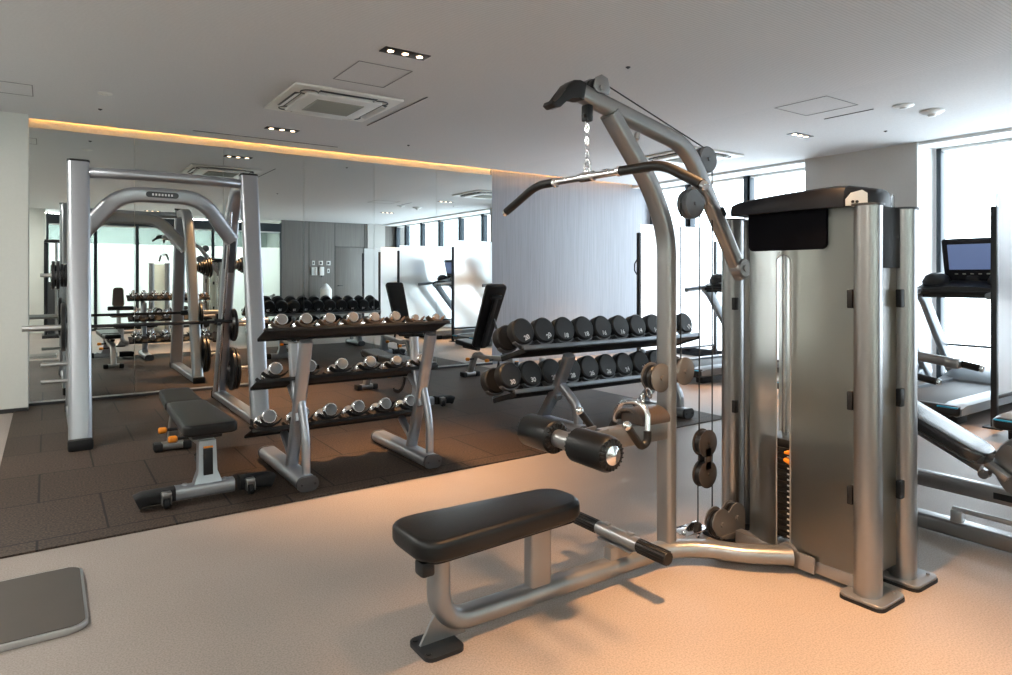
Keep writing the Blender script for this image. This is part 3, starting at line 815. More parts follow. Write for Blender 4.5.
# moulded top cap
def ring(y, w, top, sh=.03, bot=1.562):
    xc = 2.815; return [(xc-w, y, bot), (xc-w-.004, y, (bot+top-sh)/2), (xc-w, y, top-sh), (xc-w+sh*.4, y, top-sh*.3), (xc-w+sh*1.3, y, top), (xc, y, top+.004), (xc+w-sh*1.3, y, top), (xc+w-sh*.4, y, top-sh*.3), (xc+w, y, top-sh), (xc+w+.004, y, (bot+top-sh)/2), (xc+w, y, bot)]
b = MB(); b.loft([ring(1.955, .17, 1.600, .015), ring(1.945, .188, 1.615, .02), ring(1.92, .20, 1.624), ring(1.85, .205, 1.631), ring(1.7, .207, 1.640), ring(1.55, .205, 1.647), ring(1.46, .20, 1.650), ring(1.415, .18, 1.649)]); part('top_cap', b, GLOSSPL, LAT, 'dark moulded plastic cap')
b = MB(); b.loft([ring(1.415, .178, 1.647), ring(1.385, .12, 1.642), ring(1.352, .072, 1.634)]); part('cap_end', b, GLOSSPL, LAT)
for s in (-1, 1):
    b = MB(); A, B_ = V((2.815+s*.178, 1.415, 0)), V((2.815+s*.105, 1.366, 0)); ex = (B_-A).normalized()
    nrm = V((ex.y, -ex.x, 0)); nrm = nrm if nrm.y < 0 else -nrm
    L = (B_-A).length
    b.prism([(0, 1.564), (L, 1.564), (L, 1.615), (L*.75, 1.628), (L*.25, 1.616), (0, 1.59)], A+nrm*.010, ex, (0, 0, 1), .005)
    part('cap_corner', b, WHITEPL if s < 0 else BRUSHED, LAT, 'pale corner plate on the cap')
    b = MB()
    for q in (.3, .5): b.cyl(A+ex*L*q+nrm*.010+V((0, 0, 1.58)), A+ex*L*q+nrm*.017+V((0, 0, 1.58)), .006, seg=8)
    part('screw', b, BLACKM, LAT)
# weight stack
for i in range(16):
    z = .095+i*.0255; b = MB(); b.box((2.83, 1.70, z+.012), (.16, .36, .0235), .003); w = part('weight_plate', b, IRON, LAT)
    b = MB(); b.box((2.748, 1.725, z+.012), (.002, .020, .007)); part('plate_sticker', b, NUMW, w, 'small white weight number strip')
b = MB(); b.box((2.83, 1.70, .52), (.15, .34, .04), .006); part('top_plate', b, IRON, LAT)
b = MB(); b.box((2.725, 1.70, .495), (.05, .045, .012), .004); b.box((2.715, 1.70, .455), (.035, .055, .018), .008, rot=rotX(.35)); part('selector_pin', b, ORANGE, LAT, 'orange selector levers')
b = MB()
for y in (1.60, 1.80): b.cyl((2.83, y, .06), (2.83, y, 1.56), .012, seg=14)
b.cyl((2.78, 1.715, .54), (2.78, 1.715, 1.50), .009, seg=12)
part('guide_rod', b, CHROME, LAT)

# lat bar hanging from the boom
BAR = thing('pulldown_bar', 'wide bent chrome pulldown bar with black grips hanging by a chain', 'pull bar', (1.81, Y0, 1.68))
zc = 1.682
pth = fillet([(1.81, 1.44, 1.582), (1.81, 1.63, 1.682), (1.81, 2.36, 1.690), (1.81, 2.62, 1.585)], .07, 8)
b = MB(); b.cyl((1.81, 1.80, 1.684), (1.81, 2.27, 1.689), .0145); b.cyl((1.81, 1.99, 1.686), (1.81, 2.07, 1.687), .021, bev=.004); b.torus((1.81, 2.03, 1.712), .016, .005, (1, 0, 0)); part('bar_centre', b, CHROME, BAR)
for s in (0, 1):
    b = MB()
    p = [(1.81, 1.455, 1.590), (1.81, 1.63, 1.682), (1.81, 1.84, 1.685)] if s == 0 else [(1.81, 2.605, 1.591), (1.81, 2.37, 1.689), (1.81, 2.24, 1.689)]
    b.sweep(fillet(p, .06, 8), circ(.0185, 18)); part('grip', b, GRIP, BAR)
    b = MB(); q = V(p[0]); d_ = (q-V(p[1])).normalized(); b.cyl(q, q+d_*.022, .016, bev=.003); part('end_cap', b, CHROME, BAR)
for yb in (1.845, 2.235):
    b = MB(); b.cyl((1.81, yb-.008, 1.686), (1.81, yb+.008, 1.686), .021, bev=.003); part('collar', b, CHROME, BAR)
b = MB(); z = 1.925; k = 0
while z > 1.745:
    b.torus((1.81, Y0, z-.013), .0100, .0022, (1, 0, 0) if k % 2 else (0, 1, 0), 16, 6, sy=1.55); z -= .0265; k += 1
b.torus((1.81, Y0, 1.732), .018, .004, (1, 0, 0), 20, 8, sy=1.4)
part('chain', b, CHROME, BAR)
b = MB(); b.box((1.81, Y0, 1.945), (.035, .04, .07), .008); b.cyl((1.785, Y0, 1.935), (1.835, Y0, 1.935), .008, seg=10); part('swivel', b, PLASTIC, BAR)

# row handle draped over the arm
HN = thing('row_handle', 'chrome twin row handle with black grips resting over the roller arm', 'pull handle', (2.08, Y0, .70))
def P3(*l): return [D(*q) for q in l]
b = MB(); b.sweep(fillet(P3((647.5, 431, 2.74), (648, 412, 2.76), (638, 401.5, 2.80), (622, 402, 2.90), (616, 412, 2.98), (614.5, 421, 3.0)), .045, 8), circ(.0125, 14)); part('bow', b, CHROME, HN)
b = MB(); b.sweep(fillet(P3((628.5, 428, 2.68), (641, 447, 2.72), (647.5, 442, 2.735), (647.5, 431, 2.74)), .03, 6), circ(.0165, 14)); part('grip', b, GRIP, HN)
b = MB(); b.sweep(fillet(P3((581, 413, 3.05), (599, 437, 3.05), (608, 434, 3.02), (614.5, 421, 3.0)), .03, 6), circ(.0165, 14)); part('grip', b, GRIP, HN)
for q in ((627, 426, 2.68), (579.5, 411, 3.05)):
    b = MB(); b.ball(D(*q), .020); part('ball_end', b, CHROME, HN)
b = MB(); b.torus(D(643, 399, 2.84), .015, .0045, (.4, -.8, 0), sy=1.5); b.torus(D(649, 393, 2.88), .014, .004, (1, 0, .3), sy=1.5); part('carabiner', b, CHROME, HN)
b = MB(); b.lathe(D(652, 388, 2.9), D(656, 380, 2.92)-D(652, 388, 2.9), [(0, .012), (.01, .022), (.035, .022), (.05, .012)], 14); part('cable_stop', b, RUBBER, HN)

# ================================================================== CHROME DUMBBELL RACK
def xframe(parent, X, pts, foot, m=SILVER2, k=1.):
    (ft, fz), (kn, kz), (pb, pz), (lf, lz) = pts['front_top'], pts['knee'], pts['post_base'], pts['leg_foot']
    b = MB(); b.sweep(fillet([(X, pb, pz), (X, kn+.01, kz), (X, ft, fz)], .05, 4), rrect(.075*k, .055*k, .018, 3), up=(0, 1, 0)); part('upright', b, m, parent)
    b = MB(); b.sweep(fillet([(X+.012, lf, lz), (X+.012, lf+.0, kz*.62), (X+.006, kn-.005, kz+.02)], .16, 8), rrect(.05*k, .05*k, .02, 3), up=(0, 1, 0)); part('front_leg', b, m, parent)
    b = MB(); b.sweep(fillet([(X, kn, kz-.1), (X, pts['rear_top'][0]-.02, pts['rear_top'][1]-.22), pts and (X, pts['rear_top'][0], pts['rear_top'][1])], .10, 6), rrect(.06, .045, .015, 3), up=(0, 1, 0)); part('rear_arm', b, m, parent)
    b = MB(); b.sweep([(X, foot[0], .055), (X, foot[1], .055)], rrect(.125, .082, .038, 5)); part('foot_beam', b, m, parent)
    b = MB(); b.sweep([(X, foot[0]-.018, .055), (X, foot[0]+.005, .055)], rrect(.128, .086, .038, 5)); part('foot_cap', b, GREYPL, parent)
    b = MB(); b.sweep([(X, foot[1]-.005, .055), (X, foot[1]+.018, .055)], rrect(.128, .086, .038, 5)); part('foot_cap', b, GREYPL, parent)
    b = MB()
    for s in (-1, 1): b.cyl((X+s*.04, foot[0]-.022, .055), (X+s*.04, foot[0]-.016, .055), .008, seg=10)
    part('screw', b, BLACKM, parent)

R1 = thing('dumbbell_rack', 'three tier silver rack full of small chrome dumbbells', 'dumbbell rack', (1.7, 4.3, 0))
ang = math.radians(21)
tiers1 = [(3.90, .978), (4.07, .662), (4.22, .338)]
for X in (1.265, 2.10):
    xframe(R1, X, dict(front_top=(3.91, .895), knee=(4.03, .50), post_base=(4.20, .08), leg_foot=(3.95, .08), rear_top=(4.16, .86)), (3.89, 4.74))
    for (ty, tz) in tiers1[1:]:
        b = MB(); b.sweep([(X, 4.08 if tz > .5 else 4.16, tz-.16 if tz > .5 else .13), (X, ty+.14, tz-.075)], rrect(.05, .04, .012, 2), up=(0, 1, 0)); part('shelf_strut', b, SILVER2, R1)
for ty, tz in tiers1:
    b = MB(); R = rotX(-ang); c = V((1.635, ty+.12*math.cos(ang), tz-.12*math.sin(ang)))
    b.box(c+R @ V((0, -.02, 0)), (1.21, .21, .010), .003, rot=R)
    b.box(c+R @ V((0, -.118, -.008)), (1.21, .014, .018), .005, rot=R); b.box(c+R @ V((0, .083, -.006)), (1.21, .012, .018), .004, rot=R)
    part('shelf', b, RUBBER, R1, 'black shelf tray')

def chrome_bell(R, L):
    t = thing('chrome_dumbbell', 'x', 'dumbbell')
    b = MB(); b.lathe((0, -L*.4, 0), (0, 1, 0), [(0, .011), (L*.28, .013), (L*.4, .0155), (L*.52, .013), (L*.8, .011)], 14); part('handle', b, CHROME, t)
    hl = L*.30
    for s in (-1, 1):
        b = MB(); p = V((0, s*L/2, 0)); b.lathe(p, (0, -s, 0), [(0, R*.86), (.006, R*.97), (.012, R), (hl*.55, R), (hl*.62, R*.88), (hl*.75, R*.84), (hl*.85, R*.62), (hl, R*.35)], 24); part('head', b, CHROME, t)
        b = MB(); b.lathe(p+V((0, s*.0015, 0)), (0, -s, 0), [(0, 0), (0, R*.74), (.002, R*.80), (.004, R*.80)], 24); part('end_cap', b, HEADCAP, t)
    return t
def saddle(mb, c, R, w, r):
    """curved cradle: two upturned lips across the dumbbell head"""
    pts = [(-w/2, .034), (-w*.36, .012), (-w*.15, 0), (w*.15, 0), (w*.36, .012), (w/2, .034)]
    top = [(x, z+.010) for x, z in pts]; poly = pts+[p for p in reversed(top)]
    o = V(c); ex = R @ V((1, 0, 0)); ez = R @ V((0, 0, 1)); mb.prism(poly, o, ex, ez, .05, .002)
tops = [1.13, 1.275, 1.42, 1.57, 1.715, 1.86, 2.01, 2.165]
mids = [1.14, 1.35, 1.56, 1.755, 1.945, 2.135]
bots = [1.14, 1.345, 1.535, 1.73, 1.93, 2.12]
def place_bells(xs, ty, tz, sizes, tier, dy):
    R = rotX(-ang)
    for i, x in enumerate(xs):
        r, L = sizes[i]
        t = chrome_bell(r, L)
        n = R @ V((0, 0, 1)); c = V((x, ty, tz)) + R @ V((0, .105, 0)) + n*(r*1.0+.022)
        t.location = c; t.rotation_euler = (-ang, 0, 0)
        tag(t, f'small chrome dumbbell on the {tier} shelf of the silver rack, {ORD[i]}', 'dumbbell', f'chrome dumbbells on the {tier} shelf')
        for o in (-L*.35, L*.35):
            b = MB(); saddle(b, V((x, ty, tz)) + R @ V((0, .105+o, 0)) + n*.011, R, .15 if len(xs) < 8 else .125, r)
            part('saddle', b, SADDLE if tier == 'top' else RUBBER, R1, 'curved dumbbell cradle')
place_bells(tops, *tiers1[0], [(.038, .19)]*2+[(.037, .185)]*2+[(.035, .18)]*2+[(.024, .15)]*2, 'top', 0)
place_bells(mids, *tiers1[1], [(.043, .215)]*2+[(.041, .21)]*2+[(.037, .20)]*2, 'middle', 0)
place_bells(bots, *tiers1[2], [(.048, .235)]*2+[(.046, .23)]*2+[(.044, .22)]*2, 'bottom', 0)

# ================================================================== BLACK DUMBBELL RACK
R2 = thing('dumbbell_rack', 'two tier silver rack carrying large black round numbered dumbbells', 'dumbbell rack', (4.2, 4.4, 0))
ang2 = math.radians(18)
for X in (3.50, 4.72):
    xframe(R2, X, dict(front_top=(4.14, .64), knee=(4.27, .37), post_base=(4.50, .08), leg_foot=(4.05, .08), rear_top=(4.50, .58)), (3.95, 4.55), SILVER2, 1.3)
tiers2 = [(4.16, .735), (4.28, .375)]
for ty, tz in tiers2:
    R = rotX(-ang2); c = V((4.095, ty+.17*math.cos(ang2), tz-.17*math.sin(ang2)))
    b = MB(); 
    for o in (-.155, .155):
        b.box(c+R @ V((0, o, -.01)), (2.09, .035, .035), .006, rot=R)
    part('shelf_rail', b, mat('blue_grey_rail', (.20, .215, .235), .38, .7), R2, 'blue grey metal rail')
    b = MB(); b.box(c+R @ V((0, 0, -.03)), (2.07, .30, .010), .003, rot=R); b.box(c+R @ V((-1.04, 0, -.03)), (.014, .33, .04), .004, rot=R); b.box(c+R @ V((1.04, 0, -.03)), (.014, .33, .04), .004, rot=R); part('shelf_tray', b, RUBBER, R2)
def black_bell(R, num, tx):
    L = .30 + (R-.095)*1.2; hl = L*.30
    t = thing('black_dumbbell', 'x', 'dumbbell')
    b = MB(); b.lathe((0, -L*.4, 0), (0, 1, 0), [(0, .015), (L*.28, .0145), (L*.4, .0175), (L*.52, .0145), (L*.8, .015)], 14); part('handle', b, CHROME, t)
    for s in (-1, 1):
        b = MB(); p = V((0, s*L/2, 0)); b.lathe(p, (0, -s, 0), [(0, 0), (0, R*.88), (.004, R*.92), (.012, R), (.02, R), (hl*.9, R), (hl, R*.92), (hl, R*.5)], 32); h_ = part('head', b, mat_head, t)
        o = bpy.data.objects.new('number', text_mesh(num, .052)); COL.objects.link(o); o.parent = h_; ORG[o.name] = V()
        a = tx*s*-1
        o.location = (math.sin(a)*R*.55, s*(L/2+.0006), -math.cos(a)*R*.55)
        o.rotation_euler = (PI/2, 0, 0) if s < 0 else (PI/2, 0, PI)
        if s < 0: o.rotation_euler = (Matrix.Rotation(-a, 3, 'Y') @ Matrix.Rotation(PI/2, 3, 'X')).to_euler()
        o['label'] = f'white printed number {num}'
    return t
mat_head = mat('black_urethane_head', (.017, .0175, .019), .42, 0, bump=.05, spec=.3)
def place_black(n, x0, dx, ty, tz, nums, radii, tier, tilts):
    R = rotX(-ang2); n_ = R @ V((0, 0, 1))
    for i in range(n):
        r = radii[i]; t = black_bell(r, nums[i], tilts[i])
        t.location = V((x0+dx*i, ty, tz)) + R @ V((0, .17, 0)) + n_*(r+.022); t.rotation_euler = (-ang2, 0, 0)
        tag(t, f'large round black dumbbell marked {nums[i]} on the {tier} tier, {ORD[i]}', 'dumbbell', f'black dumbbells on the {tier} tier')
        for o in (-.11, .11):
            b = MB(); saddle(b, V((x0+dx*i, ty, tz)) + R @ V((0, .17+o, 0)) + n_*.010, R, .17, r)
            part('saddle', b, MIDGREY, R2, 'curved dumbbell cradle')
place_black(10, 3.09, .213, *tiers2[0], ['20', '20', '18', '18', '16', '16', '14', '14', '12', '12'], [.106, .105, .104, .103, .102, .101, .100, .099, .098, .097], 'upper', [.3, .5, -.1, .1, -.1, 0, .1, .0, .2, .6])
place_black(9, 3.05, .212, *tiers2[1], ['30', '30', '28', '28', '26', '26', '24', '24', '22'], [.106]*3+[.105]*3+[.104]*3, 'lower', [.1, .0, .1, .0, .1, -.1, .2, .3, .1])

# ================================================================== ADJUSTABLE BENCHES
def make_bench(loc, lab, back_ang, rf=1.30):
    """wheels foot at y=0, rear foot at y=1.3 (toward the mirrors)"""
    t = thing('weight_bench', lab, 'bench', (0, 0, 0), 'adjustable weight benches')
    b = MB(); b.sweep([(-.20, 0, .060), (.14, 0, .060)], rrect(.085, .075, .02, 3)); 
    b.cyl((-.12, 0, .095), (-.12, 0, .104), .016, seg=10); b.cyl((.09, 0, .095), (.09, 0, .104), .016, seg=10); part('front_foot', b, SILVER2, t)
    for s in (-1, 1):
        b = MB(); b.sweep([(s*.36, 0, .045), (s*.33, 0, .058), (s*.17, 0, .060)], rrect(.088, .078, .022, 3)); part('foot_cover', b, RUBBER, t)
        b = MB(); x = s*.22 - .0; b.box((x, -.055, .075), (.05, .04, .035), .006); b.box((x-.022, -.065, .050), (.006, .04, .05), .003); b.box((x+.022, -.065, .050), (.006, .04, .05), .003); part('wheel_bracket', b, BRUSHED, t)
        b = MB(); b.cyl((x-.015, -.07, .032), (x+.015, -.07, .032), .028, bev=.004); part('wheel', b, RUBBER, t)
    # post (tapered) and spine
    b = MB(); b.loft([[(-.075+.0, -.03, .09), (.075, -.03, .09), (.075, .05, .09), (-.075, .05, .09)], [(-.05, -.012, .16), (.05, -.012, .16), (.05, .055, .16), (-.05, .055, .16)], [(-.045, .0, .33), (.045, .0, .33), (.045, .08, .33), (-.045, .08, .33)]]); part('front_post', b, SILVER2, t)
    b = MB(); b.box((0, -.018, .215), (.05, .012, .15), .003, rot=rotX(-.06)); part('post_inset', b, PLASTIC, t)
    b = MB(); b.box((0, -.018, .298), (.05, .012, .010), .002, rot=rotX(-.06)); part('post_stripe', b, ORANGE, t)
    b = MB(); b.sweep(fillet([(0, .03, .315), (0, .70, .27), (0, rf-.14, .315), (0, rf, .05)], .14, 8), rrect(.07, .06, .014, 3)); part('spine', b, BRONZE, t)
    b = MB(); b.sweep([(-.08, rf, .035), (.08, rf, .035)], rrect(.08, .05, .012, 2)); part('rear_foot', b, BRUSHED, t)
    for s in (-1, 1):
        b = MB(); b.box((s*.095, rf, .032), (.06, .10, .06), .012); part('foot_cover', b, RUBBER, t)
    # notched ladder
    b = MB(); arc = [(.055, .62-.20*math.cos(a), .22-.20*math.sin(a)+.05) for a in [PI*.05+PI*.55*k/14 for k in range(15)]]
    b.sweep([(0.05, p[1], p[2]) for p in arc], rrect(.012, .035, .003, 1))
    for p in arc[::2]: b.box((.05, p[1], p[2]+.012), (.016, .015, .018))
    part('angle_ladder', b, BLACKM, t)
    for yy_, zz_ in ((.42, .27), (.86, .24)):
        b = MB(); b.cyl((-.03, yy_, zz_), (-.10, yy_, zz_), .010, seg=10); part('knob_stem', b, BLACKM, t)
        b = MB(); b.lathe((-.095, yy_, zz_), (-1, 0, 0), [(0, .012), (.01, .021), (.045, .021), (.052, .014)], 14); part('knob', b, ORANGE, t)
    # pads
    hinge = V((0, .74, .385)); R = rotX(-back_ang)
    ex = R @ V((0, -1, 0)); p = pad(pad_outline(.86, .235, .29, .05), hinge, ex, (1, 0, 0), .062, .016)
    part('backrest_pad', p, LEATHER, t)
    b = MB(); b.sweep([hinge+ex*.02+R @ V((0, 0, -.025)), hinge+ex*.70+R @ V((0, 0, -.025))], rrect(.06, .035, .008, 2)); 
    b.box(hinge+ex*.72+R @ V((0, 0, -.025)), (.16, .05, .035), .01, rot=R)
    part('backrest_bar', b, BLACKM, t)
    b = MB()
    if back_ang > .3: b.tube([hinge+ex*.42+V((.05, 0, 0))+R @ V((0, 0, -.03)), (.05, .30, .30)], .014)
    else: b.tube([hinge+ex*.42+V((.05, 0, 0))+R @ V((0, 0, -.03)), (.05, .45, .25)], .014)
    part('support_strut', b, BLACKM, t)
    part('seat_pad', pad(pad_outline(.46, .235, .20, .045), (0, .77, .375), (0, 1, .06), (-1, 0, 0), .062, .016), LEATHER, t)
    b = MB(); b.sweep([(0, .80, .36), (0, 1.14, .37)], rrect(.05, .03, .006, 2)); part('seat_bar', b, BLACKM, t)
    t.location = loc
    return t
make_bench((.755, 4.09, .01), 'flat black weight bench standing nearest, left of the chrome dumbbell rack', 0.0)
make_bench((4.42, 6.18, .01), 'weight bench with raised backrest behind the black dumbbell rack', math.radians(64), 1.0)
make_bench((2.95, 5.72, .01), 'flat weight bench half hidden behind the chrome dumbbell rack', 0.0)

# ================================================================== SMITH MACHINE
SM = thing('smith_machine', 'tall pale silver barbell frame machine standing before the mirrors', 'exercise machine', (.84, 6.6, 0))
XA, XB = .20, 1.48
for X in (XA, XB):
    b = MB(); b.sweep([(X, 5.78, .02), (X, 6.18, 2.172)], rrect(.15, .09, .03, 5), up=(0, 1, 0)); part('front_upright', b, SILVER2, SM)
    b = MB(); b.sweep([(X, 6.18, 2.172), (X, 6.183, 2.187)], rrect(.155, .095, .03, 5), up=(0, 1, 0)); part('top_cap', b, PLASTIC, SM)
    b = MB(); b.sweep(fillet([(X, 7.40, .05), (X, 6.80, 1.90), (X, 6.60, 2.11), (X, 6.22, 2.11)], .28, 12), rrect(.12, .11, .032, 5), up=(0, 1, 0)); part('rear_upright', b, SILVER2, SM)
    b = MB(); b.sweep([(X, 5.80, .05), (X, 7.47, .05)], rrect(.12, .075, .02, 4)); part('floor_beam', b, SILVER2, SM)
    b = MB(); b.box((X, 5.765, .05), (.16, .10, .09), .02); part('foot_cap', b, RUBBER, SM)
    b = MB(); b.box((X, 7.47, .045), (.13, .04, .08), .01); part('foot_cap', b, RUBBER, SM)
    b = MB(); b.cyl((X+(.035 if X < 1 else -.035), 7.29, .10), (X+(.035 if X < 1 else -.035), 6.71, 1.90), .0145, seg=14); part('guide_rail', b, CHROME, SM)
    so = 1 if X > 1 else -1
    for z, y in ((1.395, 6.93), (.79, 7.10), (.33, 7.24)) if X > 1 else ((1.29, 6.97), (.83, 7.10), (.49, 7.2), (.33, 7.25)):
        b = MB(); b.cyl((X+so*.04, y, z), (X+so*.25, y, z), .0165, bev=.003); part('storage_peg', b, STEEL, SM)
b = MB(); b.box((XB-.052, 6.88, 1.50), (.006, .04, .30), .003, rot=rotX(.31)); b.box((XB, 6.845, 1.47), (.06, .006, .32), .003, rot=rotX(.31)); part('decal_strip', b, GREYPL, SM, 'grey strip label on the upright')
b = MB(); b.sweep(fillet([(XA+.05, 6.19, 2.10), (.50, 6.10, 2.10), (1.18, 6.10, 2.10), (XB-.05, 6.19, 2.10)], .3, 8), circ(.042, 20)); part('top_crossbar', b, SILVER2, SM)
b = MB(); b.sweep(fillet([(XA+.02, 6.72, 1.62), (.52, 6.60, 2.0), (1.16, 6.60, 2.0), (XB-.02, 6.72, 1.62)], .17, 10), rrect(.135, .075, .03, 4), up=(0, 1, 0)); part('arch_brace', b, SILVER2, SM)
b = MB(); b.prism(rrect(.26, .05, .024), (.84, 6.558, 2.002), (1, 0, 0), (0, 0, 1), .008, .001); part('name_badge', b, GREYPL, SM, 'dark oval badge on the arch')
b = MB()
for k in range(7): b.box((.765+.025*k, 6.5535, 2.002), (.014, .002, .018))
part('badge_mark', b, STEEL, SM)

BB = thing('barbell', 'long steel barbell held across the pale silver frame machine', 'barbell', (.84, 7.00, .9))
b = MB(); b.cyl((XA-.06, 7.00, .832), (XB+.06, 7.00, .832), .0155, seg=16); part('shaft', b, BLACKM, BB)
for s, x0, x1 in ((-1, XA-.0, -.18), (1, XB+.0, 1.87)):
    b = MB(); b.cyl((x0+s*.05, 7.00, .832), (x1, 7.00, .832), .0255, bev=.003); b.cyl((x0+s*.04, 7.00, .832), (x0+s*.07, 7.00, .832), .04, bev=.004); part('sleeve', b, STEEL, BB)
for x in (XA+.09, XB-.09):
    b = MB(); b.cyl((x-.035, 7.00, .832), (x+.035, 7.00, .832), .028); b.box((x, 6.97, .812), (.03, .05, .03), .006); part('catch_hook', b, BLACKM, BB)
def wplate(x, y, z, r, th, lab, grp, lettering=True):
    t = thing('weight_plate', lab, 'weight plate', (x, y, z), grp)
    b = MB(); b.lathe((x, y, z), (1, 0, 0), [(0, .026), (0, r*.30), (th*.15, r*.34), (th*.3, r*.40), (th*.3, r*.78), (0+th*.08, r*.84), (0, r*.97), (th*.15, r), (th*.85, r), (th, r*.97), (th*.92, r*.84), (th*.7, r*.78), (th*.7, r*.40), (th, r*.30), (th, .026)], 40); part('disc', b, IRON, t)
    b = MB(); b.lathe((x-.003, y, z), (1, 0, 0), [(0, .0265), (0, .035), (th+.006, .035), (th+.006, .0265)], 20); part('hub', b, STEEL, t)
g = 'weight plates stored on the silver frame machine'
wplate(XB+.065, 7.24, .33, .225, .032, 'largest black weight plate on the low right peg, inner one', g)
wplate(XB+.105, 7.24, .33, .215, .032, 'large black weight plate on the low right peg, outer one', g)
wplate(XB+.06, 7.10, .79, .165, .028, 'black weight plate on the middle right peg, just below the barbell', g)
for i, r in enumerate((.045, .062, .078, .092, .105, .118, .13)):
    wplate(XB+.055+i*.026, 6.93, 1.395, r, .022, f'small iron plate on the upper right peg, {["smallest", "second smallest", "third smallest", "middle sized", "third largest", "second largest", "largest"][i]} of the cone', g)
wplate(XA-.10, 7.10, .83, .215, .032, 'large black weight plate half hidden behind the left upright', g)
wplate(XA-.17, 6.97, 1.29, .125, .024, 'round black plate on the upper left peg, outermost', g)
wplate(XA-.135, 6.97, 1.29, .125, .024, 'round black plate on the upper left peg, second from outside', g)
for i in range(3): wplate(XA-.105+i*.025, 6.97, 1.29, .10, .022, f'smaller black plate on the upper left peg, {["outer", "middle", "inner"][i]} one of three', g)

# ================================================================== TREADMILLS + SCREENS
def make_treadmill():
    """rear end at x=0, user faces +x, centre y=0"""
    t = thing('treadmill', 'x', 'treadmill')
    b = MB(); b.box((.80, 0, .165), (1.56, .52, .025), .006); part('belt', b, TREADB, t)
    for s in (-1, 1):
        b = MB(); b.loft([[(x, s*.26, .12), (x, s*.26, zt), (x, s*(.37-i_), zt), (x, s*.40, zt-.02), (x, s*.40, .10), (x, s*.36, .08)] for x, zt, i_ in ((-.02, .175, .03), (.08, .195, .0), (1.45, .20, 0), (1.62, .23, .02))]); part('side_rail', b, TREADG, t)
    b = MB(); b.box((.0, 0, .135), (.10, .78, .09), .03, seg=3); part('rear_cover', b, PLASTIC, t)
    for s in (-1, 1):
        b = MB(); b.box((-.035, s*.30, .165), (.04, .16, .012), .004); part('end_trim', b, BLUE, t, 'blue accent strip')
        b = MB(); b.box((.18, s*.28, .04), (.20, .10, .08), .01); part('rear_foot', b, RUBBER, t)
        b = MB(); b.box((1.70, s*.30, .04), (.14, .10, .08), .01); part('front_foot', b, RUBBER, t)
    b = MB(); b.box((.80, 0, .10), (1.60, .60, .06), .01); part('deck', b, BLACKM, t)
    b = MB(); b.loft([[(x, -w, .08), (x, -w*.98, z*.8), (x, -w*.75, z), (x, w*.75, z), (x, w*.98, z*.8), (x, w, .08)] for x, w, z in ((1.50, .38, .20), (1.60, .39, .30), (1.85, .38, .34), (2.0, .33, .22))]); part('motor_hood', b, TREADG, t)
    for s in (-1, 1):
        b = MB(); b.sweep(fillet([(1.82, s*.37, .18), (1.10, s*.37, 1.06), (1.02, s*.37, 1.12)], .08, 6), rrect(.06, .14, .025, 3), up=(0, 0, 1)); part('upright', b, TREADG, t)
        b = MB(); b.sweep(fillet([(1.28, s*.37, 1.14), (.95, s*.37, 1.13), (.62, s*.37, 1.10)], .1, 6), rrect(.06, .06, .025, 3)); part('handrail', b, TREADG, t)
    b = MB(); b.loft([[(1.0, y, 1.07), (1.0, y, 1.16+dz), (1.22, y, 1.22+dz), (1.34, y, 1.20+dz), (1.34, y, 1.07)] for y, dz in ((-.42, -.01), (-.30, .0), (-.12, .02), (.12, .02), (.30, 0), (.42, -.01))]); part('console_tray', b, PLASTIC, t)
    b = MB(); b.sweep([(.98, -.36, 1.12), (.98, .36, 1.12)], circ(.018, 12)); part('front_grip', b, RUBBER, t)
    for s in (-1, 1):
        b = MB(); b.lathe((1.20, s*.29, 1.18), (.0, 0, 1), [(0, .12), (.05, .13), (.11, .10), (.14, .04)], 20); part('cup_holder', b, PLASTIC, t)
    R = rotY(-.22); b = MB(); b.box((1.28, 0, 1.45), (.06, .52, .44), .045, rot=R, seg=4); b.box((1.30, 0, 1.22), (.06, .12, .14), .02); cs = part('console', b, GLOSSPL, t)
    b = MB(); b.box(V((1.28, 0, 1.45))+R @ V((-.0315, 0, .035)), (.004, .40, .26), .001, rot=R); part('screen', b, SCREEN, cs, 'lit display')
    for k in range(-2, 3):
        b = MB(); b.box(V((1.28, 0, 1.45))+R @ V((-.0315, k*.07, -.14)), (.004, .03, .012), .001, rot=R); part('button', b, GREYGR, cs)
    b = MB(); b.box((1.048, .05, 1.12), (.004, .012, .05)); part('stop_key', b, LEDRED, cs)
    b = MB(); b.sweep([(1.62, -.37, .55), (1.62, .37, .55)], circ(.014, 10)); part('cross_brace', b, TREADG, t)
    return t
TM = make_treadmill()
tys = [5.50, 3.80, 2.80, 1.70, .70]
tl = ['treadmill farthest away, seen past the pulldown cables and nearest the striped wall',
      'treadmill standing hidden behind the pulldown weight tower', 'treadmill with lit console at the right edge, right of the weight tower',
      'treadmill whose rear corner shows at the right edge beyond the frosted screen', 'treadmill nearest the glass corridor, seen only in the mirrors']
for i, y in enumerate(tys):
    o = TM if i == 0 else copy_tree(TM)
    o.location = (6.36 if i != 3 else 6.12, y, 0); tag(o, tl[i], 'treadmill', 'treadmills facing the windows')
